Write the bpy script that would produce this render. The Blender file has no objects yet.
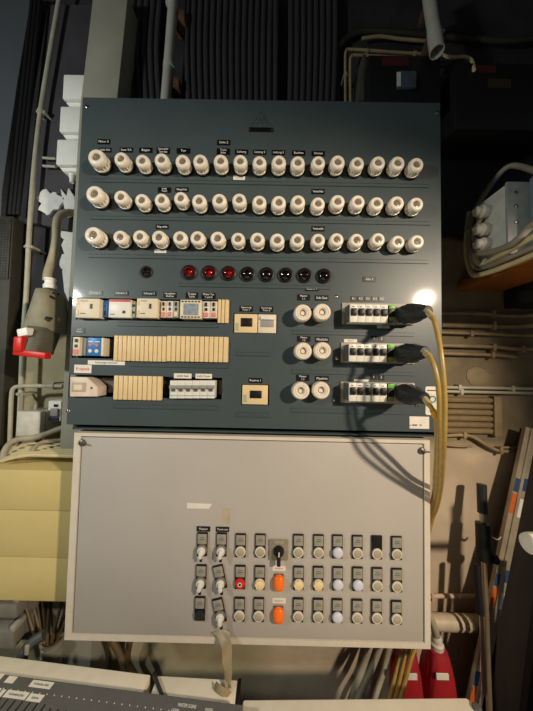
import bpy, bmesh, math, random
from mathutils import Vector, Matrix
random.seed(7)
PI = math.pi
sc = bpy.context.scene
COL = sc.collection

# ---------------------------------------------------------------- camera
F, W, H = 267.0, 533.0, 711.0
PITCH, YAW, ROLL = .0405, -.0045, .0203
CAM = Vector((0, -.62, 1.5))
cy, sy = math.cos(YAW), math.sin(YAW)
cp, sp = math.cos(PITCH), math.sin(PITCH)
cr, sr = math.cos(ROLL), math.sin(ROLL)
Ry = Matrix(((cy, -sy, 0), (sy, cy, 0), (0, 0, 1)))
Rp = Matrix(((1, 0, 0), (0, cp, sp), (0, -sp, cp)))
Rr = Matrix(((cr, 0, sr), (0, 1, 0), (-sr, 0, cr)))
RC = Rr @ Rp @ Ry                      # rows: right, forward, up
cam = bpy.data.cameras.new('camera'); co = bpy.data.objects.new('camera', cam); COL.objects.link(co)
r_, f_, u_ = RC[0], RC[1], RC[2]
co.matrix_world = Matrix(((r_.x, u_.x, -f_.x, CAM.x), (r_.y, u_.y, -f_.y, CAM.y), (r_.z, u_.z, -f_.z, CAM.z), (0, 0, 0, 1)))
cam.sensor_width = 36; cam.lens = F / H * 36; cam.clip_start = .02
sc.camera = co

def ray(px, py):
    return RC.transposed() @ Vector(((px - W / 2) / F, 1, (H / 2 - py) / F))
def at(px, py, Y=0.0):                 # point of the vertical plane y = Y seen at a pixel
    d = ray(px, py); return CAM + d * ((Y - CAM.y) / d.y)
def atz(px, py, Z):                    # point of the level plane z = Z seen at a pixel
    d = ray(px, py); return CAM + d * ((Z - CAM.z) / d.z)

# ---------------------------------------------------------------- materials
def lin(c):
    out = []
    for v in c:
        v /= 255.; out.append(v / 12.92 if v <= .04045 else ((v + .055) / 1.055) ** 2.4)
    return (*out, 1)
MATS = {}
def mat(name, rgb, rough=.5, metal=0., var=.12, scale=40., bump=0., bscale=200., spec=.5, emit=None, estr=0., trans=0., ior=1.45, coat=0., coatr=.03):
    if name in MATS: return MATS[name]
    m = bpy.data.materials.new(name); m.use_nodes = True
    nt = m.node_tree; b = nt.nodes['Principled BSDF']
    c = lin(rgb)
    tc = nt.nodes.new('ShaderNodeTexCoord')
    if var:
        n = nt.nodes.new('ShaderNodeTexNoise'); n.inputs['Scale'].default_value = scale; n.inputs['Detail'].default_value = 5
        nt.links.new(tc.outputs['Object'], n.inputs['Vector'])
        r = nt.nodes.new('ShaderNodeValToRGB')
        r.color_ramp.elements[0].position = .3; r.color_ramp.elements[1].position = .7
        r.color_ramp.elements[0].color = (*[v * (1 - var) for v in c[:3]], 1)
        r.color_ramp.elements[1].color = (*[min(1, v * (1 + var)) for v in c[:3]], 1)
        nt.links.new(n.outputs['Fac'], r.inputs['Fac']); nt.links.new(r.outputs['Color'], b.inputs['Base Color'])
    else: b.inputs['Base Color'].default_value = c
    if bump:
        n2 = nt.nodes.new('ShaderNodeTexNoise'); n2.inputs['Scale'].default_value = bscale
        nt.links.new(tc.outputs['Object'], n2.inputs['Vector'])
        bp = nt.nodes.new('ShaderNodeBump'); bp.inputs['Strength'].default_value = bump; bp.inputs['Distance'].default_value = .002
        nt.links.new(n2.outputs['Fac'], bp.inputs['Height']); nt.links.new(bp.outputs['Normal'], b.inputs['Normal'])
    b.inputs['Roughness'].default_value = rough; b.inputs['Metallic'].default_value = metal
    b.inputs['Specular IOR Level'].default_value = spec
    b.inputs['Transmission Weight'].default_value = trans; b.inputs['IOR'].default_value = ior
    b.inputs['Coat Weight'].default_value = coat; b.inputs['Coat Roughness'].default_value = coatr
    if emit:
        b.inputs['Emission Color'].default_value = lin(emit); b.inputs['Emission Strength'].default_value = estr
    MATS[name] = m; return m

M_slate = mat('slate_enamel', (70, 81, 84), .4, var=.06, scale=9, bump=.04, bscale=350, spec=.4, coat=.14, coatr=.09)
M_rail = mat('slate_enamel_strip', (65, 75, 78), .4, var=.05)
M_cab = mat('grey_cabinet_enamel', (182, 177, 170), .42, var=.03, scale=6, bump=.05, bscale=400)
M_frame = mat('cream_frame_enamel', (214, 206, 190), .5, var=.04)
M_ceramic = mat('cream_ceramic', (236, 228, 212), .32, var=.1, scale=60)
M_ceramicw = mat('white_ceramic', (236, 226, 210), .3, var=.06, scale=60)
M_recess = mat('fuse_window', (128, 116, 104), .25, var=.2, scale=90)
M_black = mat('black_plastic', (16, 16, 17), .45, var=.1)
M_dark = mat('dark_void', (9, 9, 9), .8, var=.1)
M_tag = mat('black_label', (14, 15, 16), .35, var=0)
M_text = mat('white_lettering', (240, 240, 236), .6, var=0)
M_textd = mat('grey_lettering', (60, 60, 62), .6, var=0)
M_cream = mat('beige_plastic', (226, 202, 154), .45, var=.04)
M_cream2 = mat('pale_beige_plastic', (224, 212, 186), .45, var=.05)
M_white = mat('white_plastic', (228, 226, 216), .4, var=.04)
M_grey = mat('grey_plastic', (150, 150, 146), .5, var=.06)
M_dgrey = mat('dark_grey_plastic', (84, 86, 84), .5, var=.08)
M_blue = mat('blue_plastic', (52, 120, 190), .4, var=.05)
M_red = mat('red_plastic', (206, 40, 28), .4, var=.06)
M_pink = mat('pink_plastic', (220, 130, 125), .4, var=.04)
M_navy = mat('navy_plastic', (40, 46, 74), .4, var=.05)
M_sage = mat('sage_plastic', (168, 176, 156), .45, var=.05)
M_green = mat('green_plastic', (96, 178, 62), .4, var=.05)
M_olive = mat('olive_plastic', (104, 112, 48), .45, var=.06)
M_paper = mat('white_paper', (228, 224, 212), .7, var=.04)
M_teal = mat('teal_ink', (40, 140, 140), .6, var=0)
M_redink = mat('red_ink', (206, 50, 50), .6, var=0)
M_rubber = mat('black_rubber', (42, 44, 46), .38, var=.12, scale=50)
M_cord = mat('translucent_yellow_cord', (176, 146, 76), .3, var=.12, scale=60, coat=.3)
M_orange = mat('orange_plastic', (238, 110, 20), .3, var=.04, emit=(255, 110, 10), estr=.12)
M_orangetape = mat('orange_tape', (222, 160, 40), .45, var=.06)
M_lens = mat('pale_lamp_lens', (206, 210, 222), .3, var=.05)
M_steel = mat('steel', (170, 168, 162), .3, 1., var=.08)
M_dsteel = mat('worn_steel', (110, 108, 102), .42, .8, var=.15)
M_clear = mat('smoky_legend_plastic', (152, 148, 136), .25, var=.1, scale=120)
M_redlens = mat('red_glass', (96, 5, 12), .06, var=0, trans=.5, ior=1.35, coat=.6)
M_darklens = mat('dark_red_glass', (14, 5, 5), .08, var=0, coat=.6)
M_bulb = mat('lit_red_bulb', (255, 30, 60), .4, var=0, emit=(255, 24, 56), estr=1.5)
M_column = mat('column_paint', (158, 156, 142), .55, var=.08, scale=12, bump=.1, bscale=90)
M_conduit = mat('conduit_grey', (172, 170, 152), .5, var=.12, scale=25)
M_conduitd = mat('dirty_conduit', (146, 128, 98), .6, var=.2, scale=25)
M_boxw = mat('junction_box_white', (244, 244, 238), .5, var=.03)
M_cee = mat('weathered_grey_green', (138, 134, 112), .6, var=.14, scale=30, bump=.05)
M_ceed = mat('socket_collar_grey', (92, 90, 76), .6, var=.14, scale=30)
M_hose = mat('cable_grey_sheath', (162, 154, 132), .55, var=.14, scale=30)
M_creamcable = mat('cream_cable', (206, 192, 148), .55, var=.1, scale=40)
M_browncable = mat('brown_cable', (98, 80, 52), .5, var=.14, scale=40)
M_yellow = mat('cream_yellow_enamel', (206, 188, 126), .5, var=.05, scale=8, bump=.05)
M_bcable = mat('black_cable', (52, 50, 54), .6, var=.15, scale=20)
M_slatedoor = mat('charcoal_panel', (80, 84, 90), .55, var=.08, scale=5)
M_board = mat('charcoal_board', (66, 64, 70), .7, var=.14, scale=14, bump=.2, bscale=120)
M_rust = mat('rusty_bracket', (104, 76, 54), .7, .3, var=.3, scale=60)
M_pipe = mat('pale_pipe', (176, 176, 166), .45, var=.08, scale=14)
M_blackbox = mat('black_enamel', (20, 21, 22), .5, var=.15, scale=10)
M_redlabel = mat('shaded_red_label', (70, 24, 22), .6, var=.2, scale=60)  # red darkened to stand in for the unlit upper right corner
M_brownlabel = mat('shaded_brown_label', (52, 44, 30), .6, var=.15)  # brown darkened likewise, shade put into the colour
M_wood = mat('orange_brown_wood', (158, 94, 36), .55, var=.25, scale=14)
M_galv = mat('galvanised_grey', (204, 202, 190), .5, .0, var=.12, scale=30)
M_bluegrey = mat('blue_grey_enamel', (116, 134, 142), .45, var=.08)
M_dkcable = mat('grey_cable', (150, 142, 126), .5, var=.1)
M_desk = mat('desk_laminate', (238, 230, 210), .5, var=.04)
M_console = mat('console_grey', (98, 98, 98), .55, var=.06, scale=30)
M_tape = mat('brown_parcel_tape', (150, 134, 102), .35, var=.2, scale=40)
M_ceered = mat('red_socket_plastic', (158, 36, 42), .42, var=.08, scale=20)
M_pale = mat('pale_grip', (206, 202, 190), .5, var=.08)
M_alu = mat('dusty_aluminium', (168, 156, 134), .5, .35, var=.2, scale=20)
M_oranged = mat('orange_sticker', (206, 96, 40), .55, var=.12)
M_blues = mat('blue_sticker', (44, 74, 112), .5, var=.12)
M_mesh = mat('dark_mesh', (50, 50, 47), .6, .2, var=.3, scale=60)
M_putty = mat('white_filler', (224, 224, 220), .8, var=.08, bump=.6, bscale=60)
M_stain = mat('beige_stain', (182, 168, 142), .6, var=.15, scale=60)
M_floor = mat('grey_floor', (96, 92, 86), .7, var=.15, scale=6)
M_ceiling = mat('dark_ceiling', (50, 50, 50), .8, var=.1, scale=4)

# ---------------------------------------------------------------- mesh building
def frame_from(d):
    d = d.normalized(); a = Vector((0, 0, 1)) if abs(d.z) < .9 else Vector((1, 0, 0))
    u = d.cross(a).normalized(); return u, d.cross(u).normalized()
def smooth_path(pts, n=8):
    pts = [Vector(p) for p in pts]
    if len(pts) < 3: return pts
    out = []; P = [pts[0] * 2 - pts[1]] + pts + [pts[-1] * 2 - pts[-2]]
    for i in range(1, len(P) - 2):
        a, b, c, d = P[i - 1], P[i], P[i + 1], P[i + 2]
        for k in range(n):
            t = k / n
            out.append(.5 * ((2 * b) + (c - a) * t + (2 * a - 5 * b + 4 * c - d) * t * t + (3 * b - a - 3 * c + d) * t ** 3))
    out.append(pts[-1]); return out
def origin_of(o):
    v = Vector((0, 0, 0))
    while o is not None: v += Vector(o.location); o = o.parent
    return v
class MB:
    def __init__(self): self.bm = bmesh.new(); self.mats = []
    def mi(self, m):
        if m is None: return 0
        if m not in self.mats: self.mats.append(m)
        return self.mats.index(m)
    def _merge(self, t, m):
        i = self.mi(m)
        for f in t.faces: f.material_index = i
        me = bpy.data.meshes.new('tmp'); t.to_mesh(me); t.free(); self.bm.from_mesh(me); bpy.data.meshes.remove(me)
    def box(self, x0, x1, y0, y1, z0, z1, b=0, m=None, rot=None, seg=2):
        t = bmesh.new(); bmesh.ops.create_cube(t, size=1)
        c = Vector(((x0 + x1) / 2, (y0 + y1) / 2, (z0 + z1) / 2))
        for v in t.verts: v.co = Vector((v.co.x * (x1 - x0), v.co.y * (y1 - y0), v.co.z * (z1 - z0)))
        if b: bmesh.ops.bevel(t, geom=t.edges[:], offset=b, segments=seg, affect='EDGES', profile=.5, clamp_overlap=True)
        for v in t.verts:
            if rot: v.co = rot @ v.co
            v.co += c
        self._merge(t, m); return self
    def lathe(self, prof, c=(0, 0, 0), d=(0, -1, 0), n=24, m=None, knurl=None):
        t = bmesh.new(); d = Vector(d).normalized(); u, w = frame_from(d); c = Vector(c); rings = []
        for r, h in prof:
            ring = []
            for k in range(n):
                a = 2 * PI * k / n; rr = r
                if knurl and knurl[0] <= h <= knurl[1] and (k // 2) % 2: rr = r * knurl[2]
                ring.append(t.verts.new(c + d * h + (u * math.cos(a) + w * math.sin(a)) * max(rr, 1e-5)))
            rings.append(ring)
        for i in range(len(rings) - 1):
            for k in range(n): t.faces.new((rings[i][k], rings[i][(k + 1) % n], rings[i + 1][(k + 1) % n], rings[i + 1][k]))
        t.faces.new(rings[0][::-1]); t.faces.new(rings[-1])
        bmesh.ops.recalc_face_normals(t, faces=t.faces[:])
        self._merge(t, m); return self
    def prism(self, poly, y0, y1, m=None, b=0):              # polygon in x,z extruded along y
        t = bmesh.new(); a = [t.verts.new((x, y0, z)) for x, z in poly]; e = [t.verts.new((x, y1, z)) for x, z in poly]; n = len(poly)
        t.faces.new(a); t.faces.new(e[::-1])
        for k in range(n): t.faces.new((a[k], a[(k + 1) % n], e[(k + 1) % n], e[k]))
        bmesh.ops.recalc_face_normals(t, faces=t.faces[:])
        if b: bmesh.ops.bevel(t, geom=t.edges[:], offset=b, segments=2, affect='EDGES', profile=.5, clamp_overlap=True)
        self._merge(t, m); return self
    def slab(self, poly, z0, z1, m=None, b=0):               # polygon in x,y extruded along z
        t = bmesh.new(); a = [t.verts.new((x, y, z0)) for x, y in poly]; e = [t.verts.new((x, y, z1)) for x, y in poly]; n = len(poly)
        t.faces.new(a); t.faces.new(e[::-1])
        for k in range(n): t.faces.new((a[k], a[(k + 1) % n], e[(k + 1) % n], e[k]))
        bmesh.ops.recalc_face_normals(t, faces=t.faces[:])
        if b: bmesh.ops.bevel(t, geom=t.edges[:], offset=b, segments=2, affect='EDGES', profile=.5, clamp_overlap=True)
        self._merge(t, m); return self
    def tube(self, pts, r, n=10, m=None, smooth=8):
        P = smooth_path(pts, smooth) if smooth else [Vector(p) for p in pts]
        t = bmesh.new(); rings = []; u = None; N = len(P)
        for i, p in enumerate(P):
            d = (P[min(i + 1, N - 1)] - P[max(i - 1, 0)])
            if d.length < 1e-9: d = Vector((0, 0, 1))
            d.normalize()
            if u is None: u, _ = frame_from(d)
            u = (u - d * u.dot(d)); u.normalize(); w = d.cross(u)
            rr = r if not callable(r) else r(i / max(1, N - 1))
            rings.append([t.verts.new(p + (u * math.cos(2 * PI * k / n) + w * math.sin(2 * PI * k / n)) * rr) for k in range(n)])
        for i in range(N - 1):
            for k in range(n): t.faces.new((rings[i][k], rings[i][(k + 1) % n], rings[i + 1][(k + 1) % n], rings[i + 1][k]))
        t.faces.new(rings[0][::-1]); t.faces.new(rings[-1])
        bmesh.ops.recalc_face_normals(t, faces=t.faces[:])
        self._merge(t, m); return self
    def loft(self, rings, m=None):                            # list of closed rings, equal counts
        t = bmesh.new(); R = [[t.verts.new(Vector(p)) for p in q] for q in rings]; n = len(R[0])
        for i in range(len(R) - 1):
            for k in range(n): t.faces.new((R[i][k], R[i][(k + 1) % n], R[i + 1][(k + 1) % n], R[i + 1][k]))
        t.faces.new(R[0][::-1]); t.faces.new(R[-1])
        bmesh.ops.recalc_face_normals(t, faces=t.faces[:])
        self._merge(t, m); return self
    def build(self, name, m, parent=None, loc=None, world=True):
        """world=True: vertices are world coordinates; they are moved into the parent's frame."""
        if not self.mats: self.mats = [m]
        org = origin_of(parent) if (parent is not None and world) else Vector((0, 0, 0))
        if parent is None and world and loc is None:
            xs = [v.co for v in self.bm.verts]
            lo = Vector([min(v[i] for v in xs) for i in range(3)]); hi = Vector([max(v[i] for v in xs) for i in range(3)])
            org = Vector(((lo.x + hi.x) / 2, (lo.y + hi.y) / 2, lo.z)); loc = org
        for v in self.bm.verts: v.co -= org
        me = bpy.data.meshes.new(name); self.bm.to_mesh(me); self.bm.free()
        for q in self.mats: me.materials.append(q)
        for p in me.polygons: p.use_smooth = True
        me.set_sharp_from_angle(angle=math.radians(38))
        o = bpy.data.objects.new(name, me); COL.objects.link(o)
        if parent is not None: o.parent = parent
        if loc is not None: o.location = loc
        return o
def tag(o, label=None, cat=None, group=None, kind=None):
    if label: o['label'] = label
    if cat: o['category'] = cat
    if group: o['group'] = group
    if kind: o['kind'] = kind
    return o
def thing(name, loc, label, cat, group=None):
    o = bpy.data.objects.new(name, None); COL.objects.link(o); o.location = loc; o.empty_display_size = .02
    return tag(o, label, cat, group)
def dup(root, loc, label=None, group=None, rot=None):
    r = root.copy(); COL.objects.link(r); r.location = loc
    if rot is not None: r.rotation_euler = rot
    if label: r['label'] = label
    if group: r['group'] = group
    for ch in list(root.children):
        c = ch.copy(); COL.objects.link(c); c.parent = r
        for g in list(ch.children):
            d = g.copy(); COL.objects.link(d); d.parent = c
    return r
def inst(o, parent, loc, rot=0):
    """copy of a part (with its sub-parts) to a world place under parent, turned about y"""
    c = o.copy(); COL.objects.link(c); c.parent = parent; c.location = Vector(loc) - origin_of(parent); c.rotation_euler = (0, rot, 0)
    for g in list(o.children):
        d = g.copy(); COL.objects.link(d); d.parent = c
    return c
def drop(o):
    for g in list(o.children): drop(g)
    bpy.data.objects.remove(o)
def lettering(text, center, height, m, parent, width=None, name='lettering', normal='y', lean=0, yoff=.0004):
    """flat raised letters facing -y (or up) around a world point"""
    cu = bpy.data.curves.new('t', 'FONT'); cu.body = text; cu.align_x = 'CENTER'; cu.align_y = 'CENTER'; cu.size = height; cu.extrude = .00012
    cu.resolution_u = 2
    to = bpy.data.objects.new('t', cu); COL.objects.link(to); bpy.context.view_layer.update()
    me = bpy.data.meshes.new_from_object(to.evaluated_get(bpy.context.evaluated_depsgraph_get())); bpy.data.objects.remove(to)
    xs = [v.co.x for v in me.vertices]; w = max(xs) - min(xs); k = min(1, width / w) if width else 1
    R = Matrix.Rotation(PI / 2, 3, 'X') if normal == 'y' else Matrix.Rotation(lean, 3, 'Z')
    o = Vector(center) - origin_of(parent)
    for v in me.vertices:
        q = R @ Vector((v.co.x * k, v.co.y, v.co.z)); v.co = q + o + (Vector((0, -yoff, 0)) if normal == 'y' else Vector((0, 0, yoff)))
    me.name = name; me.materials.clear(); me.materials.append(m)
    ob = bpy.data.objects.new(name, me); COL.objects.link(ob); ob.parent = parent; return ob
def plate_with_holes(mb, x0, x1, z0, z1, yf, yb, holes, m=None):
    X = sorted({x0, x1, *[h[0] for h in holes], *[h[1] for h in holes]}); Z = sorted({z0, z1, *[h[2] for h in holes], *[h[3] for h in holes]})
    t = bmesh.new(); vc = {}
    def V(i, j, y):
        k = (i, j, y)
        if k not in vc: vc[k] = t.verts.new((X[i], y, Z[j]))
        return vc[k]
    def solid(i, j):
        if i < 0 or j < 0 or i >= len(X) - 1 or j >= len(Z) - 1: return False
        cx, cz = (X[i] + X[i + 1]) / 2, (Z[j] + Z[j + 1]) / 2
        return not any(h[0] < cx < h[1] and h[2] < cz < h[3] for h in holes)
    for i in range(len(X) - 1):
        for j in range(len(Z) - 1):
            if not solid(i, j): continue
            t.faces.new((V(i, j, yf), V(i + 1, j, yf), V(i + 1, j + 1, yf), V(i, j + 1, yf)))
            t.faces.new((V(i, j, yb), V(i, j + 1, yb), V(i + 1, j + 1, yb), V(i + 1, j, yb)))
            for (di, dj, a, b) in ((-1, 0, (i, j), (i, j + 1)), (1, 0, (i + 1, j), (i + 1, j + 1)), (0, -1, (i, j), (i + 1, j)), (0, 1, (i, j + 1), (i + 1, j + 1))):
                if not solid(i + di, j + dj): t.faces.new((V(*a, yf), V(*b, yf), V(*b, yb), V(*a, yb)))
    bmesh.ops.recalc_face_normals(t, faces=t.faces[:])
    mb._merge(t, m); return mb
def rectpx(px0, py0, px1, py1, Y=0.):
    """upright rectangle on the plane y = Y that spans a pixel rectangle: x0, x1, z0, z1"""
    cx, cyy = (px0 + px1) / 2, (py0 + py1) / 2
    a, b = at(px0, cyy, Y), at(px1, cyy, Y); c, d = at(cx, py1, Y), at(cx, py0, Y)
    return a.x, b.x, c.z, d.z

WALL = .25
# ================================================================ the setting
def wall_material():
    m = bpy.data.materials.new('wall_plaster_paint_shade'); m.use_nodes = True; nt = m.node_tree; b = nt.nodes['Principled BSDF']
    N, L = nt.nodes.new, nt.links.new
    tc = N('ShaderNodeTexCoord'); sep = N('ShaderNodeSeparateXYZ'); L(tc.outputs['Object'], sep.inputs[0])
    def mrange(src, a, b_, c, d):
        n = N('ShaderNodeMapRange'); L(src, n.inputs[0])
        for k, v in enumerate((a, b_, c, d)): n.inputs[k + 1].default_value = v
        return n.outputs[0]
    def math2(op, x, y):
        n = N('ShaderNodeMath'); n.operation = op
        for k, v in enumerate((x, y)):
            if isinstance(v, (int, float)): n.inputs[k].default_value = v
            else: L(v, n.inputs[k])
        return n.outputs[0]
    def noise(s, d=5):
        n = N('ShaderNodeTexNoise'); n.inputs['Scale'].default_value = s; n.inputs['Detail'].default_value = d; L(tc.outputs['Object'], n.inputs['Vector']); return n.outputs['Fac']
    def mix(f, a, c):
        n = N('ShaderNodeMix'); n.data_type = 'RGBA'
        if isinstance(f, float): n.inputs[0].default_value = f
        else: L(f, n.inputs[0])
        for k, v in ((6, a), (7, c)):
            if isinstance(v, tuple): n.inputs[k].default_value = v
            else: L(v, n.inputs[k])
        return n.outputs[2]
    plaster = mix(mrange(noise(7), .35, .65, 0, 1), lin((176, 160, 138)), lin((200, 184, 160)))
    old = mix(mrange(noise(10), .35, .65, 0, 1), lin((120, 108, 84)), lin((148, 134, 106)))
    conc = mix(mrange(noise(8), .35, .65, 0, 1), lin((150, 142, 112)), lin((172, 164, 134)))
    black = mix(mrange(noise(9), .35, .65, 0, 1), lin((30, 30, 33)), lin((48, 47, 51)))  # charcoal paint on the left; on the right mostly painted-in shade
    nz = math2('MULTIPLY', math2('SUBTRACT', noise(14), .5), .05)
    z = math2('ADD', sep.outputs['Z'], nz)
    right = mrange(sep.outputs['X'], -.05, .05, 0, 1)
    base = mix(mrange(z, 1.235, 1.275, 0, 1), plaster, old)
    base = mix(right, conc, base)
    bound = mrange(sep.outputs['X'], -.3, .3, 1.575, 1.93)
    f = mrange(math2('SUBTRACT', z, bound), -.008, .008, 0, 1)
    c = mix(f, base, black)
    L(c, b.inputs['Base Color']); b.inputs['Roughness'].default_value = .8
    bp = N('ShaderNodeBump'); bp.inputs['Strength'].default_value = .25; bp.inputs['Distance'].default_value = .006
    L(noise(30, 8), bp.inputs['Height']); L(bp.outputs['Normal'], b.inputs['Normal'])
    return m
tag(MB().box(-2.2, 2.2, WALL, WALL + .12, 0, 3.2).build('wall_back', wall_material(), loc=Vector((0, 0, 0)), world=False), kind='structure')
tag(MB().box(-2.2, 2.2, -3.2, WALL + .12, -.06, 0).build('floor', M_floor, loc=Vector((0, 0, 0)), world=False), kind='structure')
tag(MB().box(-2.2, 2.2, -3.2, WALL + .12, 3.2, 3.26).build('ceiling', M_ceiling, loc=Vector((0, 0, 0)), world=False), kind='structure')

# light grey steel column behind the switchboard
def xz(p): return (p.x, p.z)
def xz(p): return (p.x, p.z)
xr = at(100, 445, .15).x
cb = at(59.5, 445, .15)
tag(MB().prism([xz(at(93, -6, .15)), xz(at(128, -6, .15)), xz(at(115, 120, .15)), (xr, .0), (cb.x, .0), xz(cb), xz(at(79.5, 110, .15))], .15, WALL - .001, b=.003).build('column', M_column), kind='structure')

# dark panels at the far left
tag(MB().prism([xz(at(-60, -8, .2)), xz(at(32, -8, .2)), xz(at(16, 90, .2)), xz(at(2, 190, .2)), xz(at(-2, 260, .2)), (at(-2, 260, .2).x, .3), (-1.4, .3), (-1.4, 2.6)], .2, WALL - .002, b=.002).build('trim_1', M_slatedoor), kind='structure')
tag(MB().prism([xz(at(42, -6, .2)), xz(at(90, -6, .2)), xz(at(76, 110, .2)), xz(at(62, 226, .2)), xz(at(17, 217, .2)), xz(at(29, 100, .2))], .225, WALL - .002, b=.002).build('trim_2', M_board), kind='structure')
mb = MB()
for k in range(3):
    o = k * 4
    mb.tube([at(33 + o, -6, .2), at(23 + o, 90, .2), at(10 + o, 215, .2)], .006, m=None, n=8)
tag(mb.build('trim_3', M_blackbox), kind='structure')

# white filler smeared on the wall by the cable
mb = MB()
blob = []
c0 = at(58, 208, WALL)
for k in range(44):
    a = 2 * PI * k / 44; r = .037 + .006 * math.sin(3 * a + 1) + .005 * math.sin(7 * a) + .006 * random.random()
    blob.append((c0.x + r * math.cos(a), c0.z + r * .95 * math.sin(a)))
mb.prism(blob, .214, .2245, b=.003)
for (px, py, r) in ((66, 194, .012), (68, 245, .016), (67, 262, .02), (65, 235, .014), (71, 186, .012)):
    c1 = at(px, py, WALL)
    mb.prism([(c1.x + r * (.7 + .5 * random.random()) * math.cos(2 * PI * k / 14), c1.z + r * (1 + .7 * random.random()) * math.sin(2 * PI * k / 14)) for k in range(14)], WALL - .006, WALL - .0005, b=.0015)
mb.prism([xz(at(*q, WALL)) for q in ((66, 226), (70, 214), (79, 208), (80, 306), (71, 304), (66, 292), (64, 272), (67, 258), (63, 246), (67, 238))], WALL - .009, WALL - .0005, b=.002)
mb.prism([xz(at(*q, .222)) for q in ((64, 200), (62, 190), (68, 197), (70, 189), (76, 198), (78, 214), (68, 218))], .214, .2245, b=.002)
tag(mb.build('trim_4', M_putty), kind='structure')

# ================================================================ switchboard
PX0, PX1, PZ0, PZ1 = -.4608, .4035, 1.5 - .1429, 1.5 + .6426
sb = thing('switchboard', Vector(((PX0 + PX1) / 2, .12, PZ0)), 'large slate grey switchboard with rows of cream fuses, mounted above the light grey control cabinet', 'switchboard')
T = .004
def hole(px0, py0, px1, py1): return rectpx(px0, py0, px1, py1, 0)
holes = [hole(76, 299, 228.5, 321), hole(72, 337.5, 228, 359.5), hole(68.6, 376.2, 222, 397.8), hole(233.5, 313.5, 277, 333), hole(241.5, 384.5, 269, 405)]
plate_with_holes(MB(), PX0, PX1, PZ0, PZ1, 0, T, holes).build('front_plate', M_slate, sb)
# box behind, with an interior
bi = .012
mbx = MB(); x0, x1, z0, z1 = PX0 + bi, PX1 - .006, PZ0 - .012, PZ1 - .006
mbx.box(x0, x0 + .003, T, WALL - .003, z0, z1).box(x1 - .003, x1, T, WALL - .003, z0, z1).box(x0, x1, T, WALL - .003, z0, z0 + .003).box(x0, x1, T, WALL - .003, z1 - .003, z1).box(x0, x1, .11, .114, z0, z1)
mbx.build('enclosure', M_slate, sb)
# DIN rails inside the openings
for h in holes[:3]:
    zc = (h[2] + h[3]) / 2
    MB().box(h[0] - .01, h[1] + .01, .03, .034, zc - .0175, zc + .0175, m=M_dsteel).box(h[0] - .01, h[1] + .01, .028, .031, zc + .011, zc + .0175, m=M_dsteel).box(h[0] - .01, h[1] + .01, .028, .031, zc - .0175, zc - .011, m=M_dsteel).build('mounting_rail', M_dsteel, sb)
# corner screws
for px, py in ((87, 107), (437, 113), (68.3, 411), (336.5, 297), (337, 358), (334, 399.5), (417, 405)):
    c = at(px, py, 0); MB().lathe([(.0045, 0), (.0045, .0015), (.003, .003), (0.0005, .0034)], c, n=14).build('screw', M_steel, sb)
# raised strips
RAILS = [(92, 184.3, 428, 191.5, 9.), ]
def rail(px0, py0, px1, py1, hh):
    a, b = at(px0, py0, 0), at(px1, py1, 0); z = (a.z + b.z) / 2
    m = MB().box(a.x, b.x, -.0012, -.0001, z - hh / 2, z + hh / 2, m=M_slate)
    m.box(a.x, b.x, -.0024, -.0012, z + hh / 2 - .0016, z + hh / 2, m=M_slate).box(a.x, b.x, -.0024, -.0012, z - hh / 2, z - hh / 2 + .0016, m=M_slate)
    m.build('label_rail', M_slate, sb)
for r in ((92, 180.5, 428, 186), (91, 217.5, 430, 223.5), (89, 255, 428, 262.5), (180, 284, 330, 288), (118, 324, 218, 325.5), (128, 364.5, 228, 366), (114, 406, 218, 407.5),
          (237, 353.5, 270, 354), (236, 414.5, 269, 415), (293, 332, 414, 334.5), (292, 371, 414, 374), (291, 410, 414, 412.5)):
    rail(*r, .0095)
# badge: embossed triangle over a black nameplate
p = lambda x, y: xz(at(x, y, 0))
def bar(mb, a, b, w, y0, y1):
    a, b = Vector(a), Vector(b); d = (b - a).normalized(); n = Vector((-d.y, d.x)) * w / 2
    mb.prism([tuple(a + n), tuple(b + n), tuple(b - n), tuple(a - n)], y0, y1)
mb = MB()
for a, b in (((250.5, 126.5), (261, 112.5)), ((261, 112.5), (272, 126.5)), ((256, 126), (260, 118.5)), ((260, 118.5), (262, 124)), ((262, 124), (264, 117)), ((264, 117), (267.5, 126))):
    bar(mb, p(*a), p(*b), .0015, -.0007, -.0001)
mb.build('embossed_badge', M_rail, sb)
npl = MB().box(*[f for f in (rectpx(249, 128, 273, 132.2)[0], rectpx(249, 128, 273, 132.2)[1])], -.002, -.0001, rectpx(249, 128, 273, 132.2)[2], rectpx(249, 128, 273, 132.2)[3], b=.0005).build('nameplate', M_tag, sb)
m2 = MB()
for px in (249.8, 272.2):
    m2.lathe([(.0017, .002), (.0012, .003)], at(px, 130.1, 0), n=10)
m2.build('rivet', M_steel, npl)

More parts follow.
